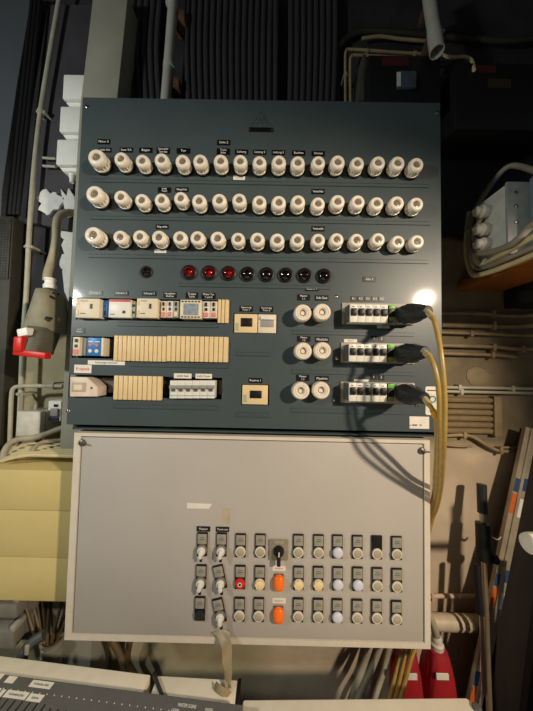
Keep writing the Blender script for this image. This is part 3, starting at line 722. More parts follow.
MB().lathe([(.0118, .0041), (.0118, .009), (.010, .0115), (.0005, .012)], (0, 0, -.0015), n=24).box(-.0042, .0042, -.0195, -.0112, -.0265, .008, b=.002).build('handle', M_black, B_key, world=False)
MB().box(-.0011, .0011, -.0212, -.0206, -.004, .006).build('pointer_mark', M_white, B_key, world=False)

colx = [[202.5, 221.7, 240.8, 260.4, 278.6, 298.2, 318.3, 337.2, 357, 376.4, 396], [201.4, 220, 240.3, 259.8, 278.8, 298.4, 318, 337.4, 357.2, 376.6, 396.2], [200.2, 219.6, 239.6, 258.8, 278.4, 298, 317.8, 336.8, 356.6, 376.2, 395.8]]
roy = [[543.3, 543.6, 544.4, 544.6, 549, 545, 545.3, 545.5, 546, 546.4, 547], [575.4, 575.8, 576, 576.4, 581, 576.8, 577, 577.3, 577.7, 578.2, 579], [607.3, 609, 608, 608.3, 613, 608.6, 609, 609.4, 609.9, 610.2, 611.2]]
kinds = [[B_sw, B_sw, B_grey, B_grey, B_key, B_grey, B_grey, B_lens, B_grey, B_greyk, B_grey],
         [B_sw, B_sw, B_red, B_flower, B_orange, B_flower, B_flower, B_lens, B_lens, B_grey, B_grey],
         [B_blank, B_sw, B_grey, B_grey, B_orange, B_grey, B_grey, B_lens, B_grey, B_grey, B_grey]]
for r in range(3):
    for c in range(11):
        tilt = 0
        if (r, c) in ((1, 1), (2, 1)): tilt = -.24
        o = inst(kinds[r][c], cab, on_door(colx[r][c], roy[r][c]), tilt)
        if tilt: o['label'] = 'selector switch fitted at a slant'
for b in {B_sw, B_grey, B_greyk, B_key, B_lens, B_red, B_flower, B_orange, B_blank}: drop(b)
for px0, px1, y0, y1, tx in ((196.6, 210.2, 526.2, 531.4, 'Theater'), (215.8, 229.2, 526.6, 531.8, 'Turm rot')):
    o = sticker(px0, y0, px1, y1, tx, M_tag, M_text, .55, 'label_plate', par=cab, Y=DY)
for y0, y1 in ((565.8, 570.6), (598, 603)):
    sticker(272.4, y0, 285.6, y1, 'Notlicht', M_paper, mat('faded_red_print', (196, 130, 120), .6), .55, 'paper_label', par=cab, Y=DY)

# strip of old tape hanging from the cabinet's lower edge
tl = [(212, 633, 229, 630, -.004), (217, 640, 231, 638, -.012), (222, 648, 232, 647, -.022), (223, 660, 231.5, 660, -.035), (224, 672, 232.5, 671, -.045), (224, 682, 231, 682, -.052), (226, 690, 231, 691, -.058)]
mb = MB(); rings = []
for i, (a, b, c, d, y) in enumerate(tl):
    p0, p1 = at(a, b, y), at(c, d, y); tw = .006 * math.sin(i * 1.7)
    q0, q1 = p0 + Vector((0, tw, 0)), p1 - Vector((0, tw, 0)); mid = (p0 + p1) / 2 + Vector((0, .004 * math.cos(i * 2.1), 0))
    rings.append([q0, mid, q1, q1 + Vector((0, .0012, 0)), mid + Vector((0, .0012, 0)), q0 + Vector((0, .0012, 0))])
mb.loft(rings)
rings = []
for i, (a, b, c, d, y) in enumerate([(213, 688, 216, 682, -.05), (217, 693, 220, 685, -.06), (222, 697, 224, 688, -.065), (228, 697, 229, 690, -.06), (232, 692, 229, 686, -.055)]):
    p0, p1 = at(a, b, y), at(c, d, y); mid = (p0 + p1) / 2 + Vector((0, -.006, 0))
    rings.append([p0, mid, p1, p1 + Vector((0, .0012, 0)), mid + Vector((0, .0012, 0)), p0 + Vector((0, .0012, 0))])
mb.loft(rings)
tag(mb.build('tape_strip', M_tape), 'crumpled strip of brown tape hanging from the control cabinet lower edge', 'tape')


# ================================================================ left side
# three white junction boxes beside the column
for i, (q, rn) in enumerate((((63, 74.5, 83, 98), 'topmost'), ((59.8, 106.5, 80, 131), 'middle'), ((56.5, 139.5, 77, 164), 'lowest'))):
    x0, x1, z0, z1 = rectpx(*q, .175); x1 += .006
    t = thing('junction_box', Vector(((x0 + x1) / 2, .2, z0)), '%s of three white junction boxes left of the grey column' % rn, 'junction box', 'white junction boxes in a column')
    w = x1 - x0
    MB().prism([(x0, z0), (x0 + .01, z0 - .012), (x1, z0 - .012), (x1, z1), (x0, z1)], .19, WALL - .001, b=.002).build('body', M_boxw, t)
    MB().box(x0 - .001, x1, .175, .1895, z0 - .002, z1 + .001, b=.004).build('lid', M_boxw, t)
    for k in range(2 if i < 2 else 1):
        c = Vector((x0 + w * (.42 + .34 * k), .205, z0 - .0122)); MB().lathe([(.0085, 0), (.0085, .012), (.0065, .015), (.0065, .026)], c, (0, 0, -1), n=12).build('cable_gland', M_boxw, t)
for i, (py, x1) in enumerate(((158, 57), (166, 57))):
    tag(MB().tube([at(43, py, .21), at(x1 - 1, py + .8, .21)], .0042, n=10, smooth=0).build('cable_stub', M_conduit), '%s short pale cable entering the lowest white junction box' % ('upper', 'lower')[i], 'cable', 'short cables beside the lowest junction box')
def conduit(name, pts, r, m, label, cat='conduit', clips=(), clipm=None, group=None, smooth=8):
    C = [at(*q) for q in pts]
    t = thing(name, min(C, key=lambda v: v.z).copy(), label, cat, group)
    MB().tube(C, r, n=14, smooth=smooth).build('tube', m, t)
    for (px, py, Y, vert) in clips:
        c = at(px, py, Y); mb = MB(); d = Vector((0, 0, 1)) if vert else Vector((1, 0, 0))
        mb.lathe([(r * 1.45, -.005), (r * 1.45, .005)], c, d, n=16)
        e = Vector((1, 0, 0)) if vert else Vector((0, 0, 1))
        for s in (-1, 1):
            k = c + e * s * r * 1.55; mb.box(k.x - r * .5, k.x + r * .5, Y - r * .5, WALL - .0005, k.z - r * .5, k.z + r * .5, b=.001)
        mb.build('clip', clipm or m, t)
    return t
conduit('vertical_conduit', [(60.5, -8, .2), (50.5, 50, .2), (40.5, 112, .2), (34, 170, .2), (29.5, 230, .2), (26.5, 290, .2), (22.5, 350, .2), (20.5, 400, .2), (17.5, 455, .2)], .0068, M_conduit, 'long pale conduit running up the charcoal wall left of the junction boxes', clips=((41, 112, .2, True), (29, 247, .2, True), (21, 394, .2, True)))
conduit('elbow_conduit', [(63, 386, .17), (40, 385.8, .17), (20, 386.2, .17), (13.5, 388.5, .17), (11.5, 396, .17), (10.5, 420, .17), (9.5, 452, .17)], .0056, M_conduit, 'grey conduit bending down from horizontal beside the small grey box', clips=((53, 386, .17, False),))
# perforated box at the left border
x0, x1, z0, z1 = rectpx(-60, 215, 6, 452, .19)
t = thing('perforated_enclosure', Vector(((x0 + x1) / 2, .14, z0)), 'dark grey perforated metal enclosure at the left border under the charcoal panel', 'enclosure')
MB().box(x0, x1, .192, WALL - .003, z0, z1, b=.004).build('body', mat('olive_grey_metal', (58, 56, 47), .6, .1, var=.12), t)
mb = MB()
mb.box(x0 + .01, x1 - .004, .1885, .1918, z1 - .2, z1 - .006, b=.001)
for i in range(14):
    for j in range(22):
        cx, cz = x1 - .012 - i * .0085, z1 - .016 - j * .0085
        if cx > x0 + .012: mb.lathe([(.0026, .0), (.0018, .0014)], (cx, .1885, cz), n=6)
mb.build('perforated_sheet', M_mesh, t)
# small grey box and white wall socket
x0, x1, z0, z1 = rectpx(16.5, 411.5, 39.8, 436.5, .17)
t = thing('switch_box', Vector(((x0 + x1) / 2, .2, z0)), 'small plain grey surface box left of the white wall socket', 'box')
MB().box(x0, x1 + .004, .19, WALL - .001, z0, z1, b=.003).build('body', M_conduit, t); MB().box(x0 - .001, x1, .17, .1895, z0, z1, b=.003).build('lid', mat('grey_box_lid', (204, 202, 190), .5), t)
c = at(36, 407, .21); MB().lathe([(.005, 0), (.005, .01), (.0035, .012), (.0035, .018)], Vector((c.x, .21, z1 + .0002)), (0, 0, 1), n=12).build('cable_gland', M_conduit, t)
x0, x1, z0, z1 = rectpx(47.6, 400.8, 60.8, 421.6, .2)
t = thing('wall_socket', Vector(((x0 + x1) / 2, .22, z0)), 'white wall socket with red lamp and grey flap behind the column edge', 'socket')
MB().box(x0, x1, .2, WALL - .001, z0, z1, b=.003).build('body', M_boxw, t)
R = (x0, x1, z0, z1)
sub(t, 'red_lamp', M_redlens, R, .5, .16, .78, .28, -.2, .003); sub(t, 'flap', M_grey, R, .32, .36, .9, .72, -.2, .008, .002); sub(t, 'dark_socket', M_navy, R, .25, .76, .9, .96, -.2, .004, .001)
conduit('flexible_conduit', [(2, 462, .1), (7, 447, .12), (18, 439.5, .14), (32, 438, .15), (46, 434, .16), (59, 429, .17), (70, 426, .18)], .0082, M_hose, 'thick grey flexible conduit arching over the yellow cabinet')
conduit('flexible_conduit', [(32, 457, .1), (34, 449, .11), (41, 443, .13), (52, 441, .15), (64, 440, .17)], .0056, M_hose, 'thin grey flexible conduit curving out from the cream cable bundle')
# cream cables lying on the yellow box
for k in range(7):
    y0 = .085 + .018 * k
    pts = [(2 + 2 * k, 461 - k * 1.7, y0), (14, 457.5 - k * 1.7, y0), (30, 455 - k * 1.8, y0), (52, 455.3 - k * 1.8, y0), (76, 456 - k * 1.8, y0), (95, 456 - k * 1.8, y0)]
    tag(MB().tube([at(*q) for q in pts], .0052, n=10).build('cream_cable', M_creamcable), 'cream cable of the flat bundle on top of the yellow cabinet', 'cable', 'cream cables over the yellow cabinet')
# yellow cabinet
x0, x1, z0, z1 = rectpx(-95, 469, 69, 603, .06); x1 = CX0 - .004
z0 = at(30, 600.5, .06).z; z1 = at(30, 470, .06).z
t = thing('wiring_cabinet', Vector(((x0 + x1) / 2, .15, z0)), 'pale yellow metal wiring cabinet at the left beside the grey control cabinet', 'cabinet')
MB().box(x0, x1, .063, WALL - .003, z0, z1, b=.002).build('body', M_yellow, t)
zz = [z0, z0 + (z1 - z0) * .33, z0 + (z1 - z0) * .69, z1 + .001]
for k in range(3): MB().box(x0, x1 + .001, .058, .0628, zz[k] + .0006, zz[k + 1] - .0006, b=.0012).build('front_cover', M_yellow, t)
# industrial wall inlet with red lid
def rrect(c, rx, ry, e=.5, n=28, dz=0):
    out = []
    for k in range(n):
        a = 2 * PI * k / n; cx, sx = math.cos(a), math.sin(a)
        out.append(Vector((c.x + rx * math.copysign(abs(cx) ** e, cx), c.y + ry * math.copysign(abs(sx) ** e, sx), c.z + dz * cx)))
    return out
Yc = .12
t = thing('industrial_socket', at(40, 352, Yc), 'bulky grey-green industrial socket with red lid, left of the switchboard', 'socket')
rings = []
for (pl, pr, py, ry) in ((37, 61, 289.5, .028), (35, 64, 291, .036), (33.5, 67, 296, .042), (28.5, 69, 310, .046), (23.5, 69, 322, .048), (20.5, 68, 329, .048), (22, 66, 332, .045)):
    a, b = at(pl, py, Yc - ry * .6), at(pr, py, Yc + ry * .6); zc = at((pl + pr) / 2, py, Yc - ry * .5).z
    rings.append(rrect(Vector(((a.x + b.x) / 2, Yc, zc)), (b.x - a.x) / 2, ry, .75, dz=-.002))
MB().loft(rings).build('housing', M_cee, t)
rings = []
for (pl, pr, py, ry, sh) in ((27, 62, 327, .04, 0), (25, 60, 336, .040, -.012), (22, 55, 349, .038, -.022), (22, 54, 353, .037, -.024)):
    yc = Yc + sh - .012; a, b = at(pl, py, yc - ry * .6), at(pr, py, yc + ry * .6); zc = at((pl + pr) / 2, py, yc - ry * .5).z
    rings.append(rrect(Vector(((a.x + b.x) / 2, yc, zc)), (b.x - a.x) / 2, ry, .8, dz=-.003))
MB().loft(rings).build('collar', M_ceed, t)
a, b = at(14, 353.5, .05), at(47, 353.5, .05)
mb = MB(); c = (a + b) / 2
mb.box(a.x, b.x, .045, .066, c.z - .009, c.z + .007, b=.003, rot=Matrix.Rotation(.1, 3, 'Y'))
lid = mb.build('lid', M_red, t)
x0, x1, z0, z1 = rectpx(13.5, 336.5, 22.5, 352, .043)
MB().box(x0, x1, .04, .075, z0, z1, b=.004).build('lid_hinge', M_red, t)
x0, x1, z0, z1 = rectpx(16.5, 328, 27, 336, .043)
MB().box(x0, x1, .043, .085, z0, z1, b=.003, rot=Matrix.Rotation(-.25, 3, 'Y')).build('hinge_block', M_boxw, t)
c = at(50, 288, Yc); MB().lathe([(.016, -.003), (.016, .008), (.0125, .012), (.0125, .02), (.0145, .022), (.0145, .026), (.011, .028)], c, (-.05, 0, 1), n=20).build('cable_gland', M_boxw, t)
for px, py in ((56, 293.5), (49, 318)):
    c = at(px, py, .074); MB().box(c.x - .007, c.x + .007, c.y - .004, c.y + .004, c.z - .003, c.z + .003, b=.001, rot=Matrix.Rotation(.2, 3, 'Y')).build('screw_recess', M_dark, t)
MB().tube([at(46.8, 281, Yc), at(48, 272, Yc), at(53.5, 254, .13), at(56, 240, .14), at(56.5, 226, .15), at(59, 217, .16), at(66, 213, .18), at(78, 213, .21), at(95, 214, .235)], .0105, n=14).build('cable', M_hose, t)
# grey hinged sockets under the yellow cabinet
for i, (py0, py1, dx, rn) in enumerate(((597, 625, 0, 'upper'), (626, 656, -3, 'lower'))):
    x0, x1, z0, z1 = rectpx(-30, py0, 17 + dx, py1 - 2, .10)
    t = thing('hooded_socket', Vector(((x0 + x1) / 2, .17, z0)), '%s grey hooded socket under the yellow cabinet' % rn, 'socket', 'grey hooded sockets in the lower left corner')
    MB().box(x0, x1 + .014, .135, WALL - .002, z0, z1, b=.004).build('body', mat('socket_grey', (118, 116, 106), .55, var=.1), t)
    MB().prism([(x0, z0 + .012), (x1, z0 + .012), (x1 - .003, z1 - .012), (x0, z1 - .012)], .1, .134, b=.004).build('hood', mat('hood_grey', (132, 130, 120), .5, var=.1), t)
    for k in (0.02, .94):
        xk = x0 + (x1 - x0) * k; MB().box(xk - .006, xk + .008, .098, .14, z1 - .014, z1 + .001, b=.003).build('hinge', M_conduit, t)
# grey collar gathering brown cables
c = at(52, 652, .14)
t = thing('cable_collar', c + Vector((0, 0, -.06)), 'ribbed grey collar gathering the brown cables behind the console', 'cable collar')
mb = MB(); pr = []
for k in range(5): pr += [(.026, -.07 + k * .02), (.026, -.058 + k * .02), (.0235, -.056 + k * .02), (.0235, -.0505 + k * .02)]
pr += [(.029, .032), (.029, .036), (.0235, .036), (.0225, .02), (.021, -.06)]
mb.lathe(pr, c, (0, 0, 1), n=28); mb.build('sleeve', mat('collar_grey', (136, 136, 122), .5, var=.08), t)
for k, px in enumerate((24, 31, 37, 43, 49, 56, 62, 68, 74)):
    q = c + Vector(((k - 4) * .0036, .0085 * ((k % 2) * 2 - 1), -.02))
    top = at(px, 601, .14 + .01 * (k % 3)); mid = (top * .45 + q * .55) + Vector(((q.x - top.x) * .22, -.012, 0))
    tag(MB().tube([top, mid, q + Vector((0, 0, .05)), q], .0042, n=8).build('brown_cable', M_browncable), 'thin brown cable running from the yellow cabinet down into the ribbed collar', 'cable', 'brown cables fanning into the collar')
c = at(26, 655, .07)
t = thing('rubber_bracket', c, 'dark worn bracket beside the ribbed cable collar', 'bracket')
MB().tube([c + Vector((-.01, 0, -.03)), c + Vector((-.008, 0, .0)), c + Vector((.005, .01, .02)), c + Vector((.026, .02, .03))], .012, n=10).build('arm', M_dgrey, t)
x0, x1, z0, z1 = rectpx(24, 646, 28, 656, .052); MB().box(x0, x1, .052, .0575, z0, z1, b=.002).build('pale_face', M_conduit, t)

# ================================================================ cables and pipes above
xsb = [131, 137.5, 144, 150.5, 157] + [187 + 6.35 * k for k in range(15)] + [291 + 6.3 * k for k in range(8)]
for x in xsb:
    lean = (x - 262) * .0006
    tag(MB().tube([at(x - lean * 60 + .15 * 0, 125, .222), at(x, 50, .222), at(x + (262 - x) * -.03 * 0 + (4 if x < 170 else 1.5 if x < 270 else 0), -8, .222)], .0098, n=12, smooth=3).build('black_cable', M_bcable), 'black vertical cable of the row climbing the wall above the switchboard', 'cable', 'black vertical cables above the switchboard')
t = conduit('riser_pipe', [(174, -10, .19), (170, 45, .19), (165, 108, .19)], .0155, M_pipe, 'pale riser pipe among the black cables above the switchboard', 'pipe')
for px, py in ((182, 18), (176.5, 85)):
    x0, x1, z0, z1 = rectpx(px - 4.5, py - 5, px + 3.5, py + 5, .2); MB().box(x0 - .012, x1, .19, WALL - .003, z0, z1, b=.003).build('bracket', M_rust, t)
for px, py in ((171.5, 3), (169, 66)):
    MB().lathe([(.018, -.006), (.018, .006)], at(px, py, .19), (.05, 0, 1), n=20).build('pipe_clip', M_pipe, t)
P0, P1 = at(427, -14, .13), at(437, 52, .10)
t = thing('drain_pipe', P1, 'pale pipe with open lower end in front of the black boxes', 'pipe')
d = (P1 - P0).normalized(); L = (P1 - P0).length
mb = MB().lathe([(.017, 0), (.017, L * .72), (.019, L * .73), (.019, L), (.0165, L), (.0165, L - .05), (.0004, L - .05)], P0, d, n=24); mb.build('tube', M_pipe, t)
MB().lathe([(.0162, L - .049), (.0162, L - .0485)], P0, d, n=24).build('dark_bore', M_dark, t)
for px, py in ((424, 10), (426, 45)):
    x0, x1, z0, z1 = rectpx(px - 4, py - 8, px + 5, py + 6, .14)
    MB().prism([(x0 + .006, z0), (x1, z0), (x1, z1), (x1 - .01, z1)], .14, .17, b=.002).build('bracket', M_rust, t)
c = at(441, 31, .1); MB().lathe([(.006, 0), (.006, .008), (.003, .011)], c, (1, 0, 0), n=12).build('wing_screw', M_steel, t)
# black boxes high on the right
def darkbox(px0, py0, px1, py1, Y, lab, labels, eye):
    x0, x1, z0, z1 = rectpx(px0, py0, px1, py1, Y)
    t = thing('relay_box', Vector(((x0 + x1) / 2, .2, z0)), lab, 'electrical box', 'black boxes above the switchboard')
    MB().box(x0, x1, Y + .006, WALL - .002, z0, z1, b=.004).build('body', M_blackbox, t)
    MB().box(x0 - .002, x1 + .002, Y, Y + .0058, z0 - .002, z1 + .002, b=.003).build('cover', M_blackbox, t)
    for q, m, n in labels:
        a = rectpx(*q, Y); MB().box(a[0], a[1], Y - .0012, Y - .0001, a[2], a[3]).build(n, m, t)
    if eye:
        a = rectpx(398, 70, 417, 87, Y - .012); MB().box(a[0], a[1], Y - .012, Y - .0002, a[2], a[3], b=.004).build('display_hood', mat('shaded_hood_blue_grey', (72, 78, 92), .3, var=.2), t)  # hood colour dimmed as painted shade of the corner
        a = rectpx(397, 72, 401, 86, Y - .014); MB().box(a[0], a[1], Y - .014, Y - .0122, a[2], a[3]).build('label_edge', M_pale, t)
darkbox(369, 56, 440, 104, .13, 'black box with red label and small blue-grey hood above the switchboard', [((382, 57.5, 409, 66), M_redlabel, 'red_label')], True)
darkbox(456, 64, 560, 129, .13, 'wide black box with shade-darkened red and brown labels in the upper right corner', [((475, 65.5, 496, 73), M_redlabel, 'red_label'), ((488, 79, 511, 88), M_brownlabel, 'brown_label')], False)
c = at(362, 80, .16); x0, x1, z0, z1 = rectpx(357.5, 54, 366.5, 100, .17)
tag(MB().prism([(x0, z0), (x1, z0), (x1, z1), (x1 - .012, z1)], .17, WALL - .002, b=.002).build('side_bracket', mat('grey_steel_bracket', (84, 82, 74), .6, .3, var=.15), ), 'dull grey wedge bracket beside the black box with blue-grey hood', 'bracket')
conduit('thin_conduit', [(345.5, 110, .2), (345.3, 60, .2), (346.5, 51, .2), (352, 49.5, .2), (390, 52, .2), (430, 54.5, .2)], .0042, M_conduitd, 'outer thin conduit bending around the black box above the switchboard', clips=((346, 75, .2, True), (367, 51, .2, False), (415, 53.5, .2, False)), group='thin conduits around the black box')
conduit('thin_conduit', [(350.5, 110, .2), (350.2, 64, .2), (351.5, 57.5, .2), (357, 55.2, .2), (395, 57.2, .2), (432, 59, .2)], .0042, M_conduitd, 'inner thin conduit bending around the black box above the switchboard', group='thin conduits around the black box')
tag(MB().tube([at(*q) for q in ((337.5, 112, .232), (337.5, 60, .232), (342, 44, .232), (354, 34, .232), (372, 31, .232), (420, 34.5, .235), (470, 39, .232), (510, 41, .22), (552, 36, .22))], .0095, n=12).build('thick_cable', mat('dull_black_cable', (44, 42, 38), .6, var=.15)), 'thick black cable arching right across the wall above the boxes', 'cable')
tag(MB().tube([at(*q) for q in ((362, 38.5, .225), (380, 36.5, .225), (400, 39, .225), (425, 41, .225))], .005, n=10).build('grey_cable', M_conduitd), 'thin grey cable under the thick arching black cable', 'cable')
tag(MB().tube([at(*q) for q in ((441, 55, .18), (452, 57.5, .18), (464, 57, .17), (471, 60, .16), (473, 64, .14), (474, 70, .1235))], .0048, n=10).build('pale_cable', M_creamcable), 'short pale cable curving into the wide black box', 'cable')

# ================================================================ right side
def straight(pts, r, m, lab, group='old conduits across the right wall', clips=(), Y=.235, name='wall_conduit', cat='conduit'):
    C = [at(px, py, Y) for px, py in pts]; n0 = C[0].copy()
    t = thing(name, n0, lab, cat, group); MB().tube(C, r, n=10, smooth=4).build('tube', m, t)
    for px, py in clips:
        c = at(px, py, Y); MB().box(c.x - .005, c.x + .005, Y - r * 1.35, WALL - .0005, c.z - r * 1.8, c.z + r * 1.8, b=.001).build('clip', m, t)
straight([(441, 313), (480, 313.5), (510, 316), (545, 315)], .0062, M_conduitd, 'topmost conduit across the right wall below the dark area', clips=((493, 314.6),))
straight([(441, 325), (480, 326), (510, 326.5), (545, 325)], .0075, M_conduitd, 'second thick conduit from the top on the right wall', clips=((493, 326),))
straight([(441, 332.5), (500, 334.5), (545, 336)], .0048, M_conduitd, 'third thin conduit from the top on the right wall', clips=((471, 334),))
straight([(441, 345.5), (494, 347), (515, 349), (545, 349)], .0062, M_conduitd, 'conduit ending in a clamp row, above the pale wall patch', clips=((493, 347.5), (522, 349)))
straight([(441, 353.5), (492, 355), (516, 357)], .0055, M_conduitd, 'short conduit stopping right of the pale wall patch', clips=((492, 355),))
straight([(441, 387.3), (490, 388), (545, 389)], .005, M_conduit, 'upper one of two bright conduits at mid height on the right wall', clips=((459, 387.5), (512, 388.5)))
straight([(441, 391.3), (490, 392.3), (545, 393.3)], .005, M_conduit, 'lower one of two bright conduits at mid height on the right wall', clips=((461, 391.7),))
straight([(440, 436), (462, 435), (474, 437.5), (486, 445), (500, 451), (521, 450.6)], .0055, M_conduitd, 'conduit bending down to the right below the louvred cover', clips=((464, 435), (500, 450.5)))
straight([(440, 444), (455, 446), (472, 446.5)], .0035, M_conduitd, 'short thin conduit below the louvred cover')
straight([(500, 447.5), (521, 447.5)], .004, M_conduitd, 'short thin conduit end above the ladder rail')
# louvred flat cover
x0, x1, z0, z1 = rectpx(441, 397, 494, 434, .235)
t = thing('louvred_cover', Vector(((x0 + x1) / 2, .24, z0)), 'brown louvred cover on the right wall below the bright conduits', 'cover')
mb = MB().box(x0, x1, .243, WALL - .0005, z0, z1)
for k in range(6):
    zc = z0 + (z1 - z0) * (k + .5) / 6; mb.box(x0, x1 - .006, .230, .2445, zc - .0055, zc + .0075, b=.002, rot=Matrix.Rotation(.35, 3, 'X'))
mb.build('slats', mat('brown_grey_slats', (138, 120, 90), .6, var=.15), t)
MB().box(x1 - .004, x1 + .02, .228, WALL - .0005, z0 - .004, z1 + .004, b=.002).build('end_rail', mat('brown_grey_slats', (138, 120, 90), .6), t)
# pale scraped patch of plaster
c = at(477, 376, WALL)
tag(MB().prism([(c.x + .036 * math.cos(2 * PI * k / 18) * (.9 + .2 * random.random()), c.z + .03 * math.sin(2 * PI * k / 18) * (.9 + .2 * random.random())) for k in range(18)], WALL - .002, WALL - .0003, b=.0006).build('trim_5', mat('pale_plaster_patch', (156, 142, 112), .8, var=.1)), kind='structure')
# thin and fat pipes lower right
straight([(425, 596), (460, 596), (492, 596.5)], .0062, mat('pinkish_paint_pipe', (196, 172, 152), .55, var=.08), 'thin painted pipe above the fat pipe, right of the cabinet', None, clips=((432, 596.5), (481, 597)))
straight([(415, 621), (460, 622.5), (500, 624), (560, 626)], .022, mat('cream_painted_pipe', (196, 184, 158), .5, var=.12), 'fat cream painted pipe behind the leaning poles', None, Y=.21, name='heating_pipe', cat='pipe')
# red sockets
for i, (cx, w0, w1, rn) in enumerate(((410, 12, 25, 'left'), (441.5, 13.5, 28.5, 'right'))):
    Y = .13; a = at(cx, 655, Y); b = at(cx, 697, Y); s = (.62 + Y) / F
    t = thing('red_socket', Vector((b.x, .17, b.z)), '%s one of two red industrial sockets below the control cabinet' % rn, 'socket', 'red industrial sockets')
    rings = []
    for f, w, ry in ((0, w0 * 1.15, .022), (.08, w0 * 1.3, .026), (.16, w0 * 1.42, .03), (.5, (w0 * 1.5 + w1) / 2, .038), (1, w1, .044), (1.5, w1 * 1.08, .044)):
        c = a.lerp(b, f); rings.append(rrect(c + Vector((0, .02, 0)), w / 2 * s, ry, .6))
    MB().loft(rings).build('housing', M_ceered, t)
    c = a + Vector((0, .02, .001)); MB().lathe([(.016, -.014), (.017, .004), (.0175, .01), (.013, .014), (.013, .026), (.010, .03)], c, (0, 0, 1), n=20).build('cable_gland', M_pale, t)
    R = rectpx(cx - 5.2, 673.6, cx + 6.8, 679, Y - .022); MB().box(R[0], R[1], Y - .0245, Y - .0205, R[2], R[3]).build('paper_label', M_paper, t)
    MB().tube([c + Vector((0, 0, .02)), c + Vector((-.01 if i else .005, 0, .06)), c + Vector((-.035 if i else .0, .03, .13)), c + Vector((-.05 if i else -.02, .04, .2))], .0095, n=12).build('cable', M_hose, t)
# loose cables under the cabinet
for pts, m, r, lab in (([(372, 640, .21), (362, 670, .2), (348, 712, .18)], M_hose, .009, 'broad pale cable slanting down under the cabinet'), ([(383, 640, .17), (372, 668, .15), (354, 712, .12)], M_dkcable, .008, 'middle grey cable slanting down under the cabinet'),
                       ([(390, 640, .17), (383, 672, .17), (372, 712, .15)], M_hose, .008, 'pale cable beside the yellowish cords under the cabinet'),
                       ([(130, 640, .2), (128, 662, .21), (140, 690, .2)], M_browncable, .009, 'dark cable hanging behind the console at left'), ([(112, 640, .16), (122, 660, .16), (126, 690, .15)], M_browncable, .009, 'dark slanting cable beside the ribbed collar side')):
    C = [at(*q) for q in pts]; C += [C[-1] + Vector((0, .0, -.15)), Vector((C[-1].x, C[-1].y, .012))]
    tag(MB().tube(C, r, n=10).build('loose_cable', m), lab, 'cable', 'loose cables under the control cabinet')

# wooden shelf, junction box and cable loops at right
SZ = at(458, 283, WALL).z
e0, e1 = at(456, 288, WALL - .001), at(536, 256.5, -.12)
zb = at(457, 291, WALL).z; xl = at(457, 289, WALL).x
poly = [(xl, WALL - .002), (xl + .012, -.25), (xl + .6, -.25), (xl + .6, WALL - .002)]
tag(MB().slab(poly, zb, zb + .028, b=.002).build('shelf', M_wood), 'orange-brown wooden shelf jutting from the wall at the right edge', 'shelf')
zt = zb + .0285
x0, x1, z0, z1 = rectpx(507, 184, 560, 246, .03)
t = thing('terminal_box', Vector((x0 + .08, .1, zt)), 'galvanised grey terminal box with cable glands on the wooden shelf', 'junction box')
z0 = zt
MB().box(x0, x0 + .2, .034, .13, z0, z1, b=.003).build('body', M_galv, t)
MB().box(x0 - .002, x0 + .2, .026, .0335, z0, z1 + .003, b=.002).build('lid', mat('lid_blue_grey', (150, 154, 152), .5, var=.15), t)
for dz in (.016, .05, .09):
    for dx in (.018, .1):
        MB().lathe([(.004, 0), (.004, .002), (.0015, .003)], (x0 + dx, .026, z1 - .01 - dz), n=10).build('screw', M_steel, t)
gl = []
for k, (f, m) in enumerate(((.78, M_galv), (.5, M_pale), (.28, M_pale))):
    c = Vector((x0 - .0002, .085, z0 + (z1 - z0) * f)); gl.append(c)
    MB().lathe([(.0155, 0), (.0155, .008), (.0175, .009), (.0175, .02), (.013, .024), (.013, .034), (.009, .037)], c, (-1, 0, 0), n=16).build('cable_gland', m, t)
x2, x3, z2, z3 = rectpx(528, 167, 590, 240, -.02); x2 = at(529, 200, .02).x
t2 = thing('blue_box', Vector((x2 + .05, .0, zt)), 'blue-grey box in front of the terminal box at the right edge', 'box')
MB().box(x2, x2 + .15, -.04, .02, zt, z3, b=.004).build('body', M_bluegrey, t2)
MB().box(x2 + .006, x2 + .022, -.0445, -.0402, zt + (z3 - zt) * .55, zt + (z3 - zt) * .62, b=.001).build('latch', M_black, t2)
def shelf_cable(pts, r, m, lab): tag(MB().tube([Vector(q) if len(q) == 3 and isinstance(q, Vector) else at(*q) for q in pts], r, n=12).build('looped_cable', m), lab, 'cable', 'cables looping over the wooden shelf')
shelf_cable([(540, 173, .05), (520, 166.5, .1), (508, 167, .12), (496, 178, .14), (484, 195, .14), (473, 215, .14), (469, 240, .13), (474, 252, .1), (490, 252, .04), (512, 244, -.03), (531, 226, -.065), (546, 214, -.1)], .0075, M_dkcable, 'thick grey cable arching high over the terminal box')
shelf_cable([gl[1] + Vector((-.0378, 0, 0)), (480, 220, .1), (474.5, 232, .12), (474.5, 252, .12), (477, 262, .11), (484, 264, .09), (505, 252.5, .0), (533, 237, -.06), (548, 228, -.1)], .0065, M_creamcable, 'pale cable leaving the middle gland and turning down')
shelf_cable([gl[2] + Vector((-.0378, 0, 0)), (476, 236, .12), (470, 246, .13), (472, 263, .12), (480, 268.5, .1), (505, 259.5, .0), (535, 246.5, -.06), (550, 239, -.1)], .0055, M_dkcable, 'darker cable leaving the lowest gland')
shelf_cable([(469, 212, .17), (466.5, 235, .17), (466.5, 256, .16), (471, 272, .13), (478, 275, .1), (500, 268.5, .03), (535, 254, -.05), (552, 247, -.1)], .0065, M_creamcable, 'outermost pale cable along the shelf edge')
shelf_cable([gl[0] + Vector((-.0378, 0, 0)), (486, 202, .11), (479, 206, .11), (476, 212, .12)], .0055, M_creamcable, 'short pale cable from the top gland into the loop')
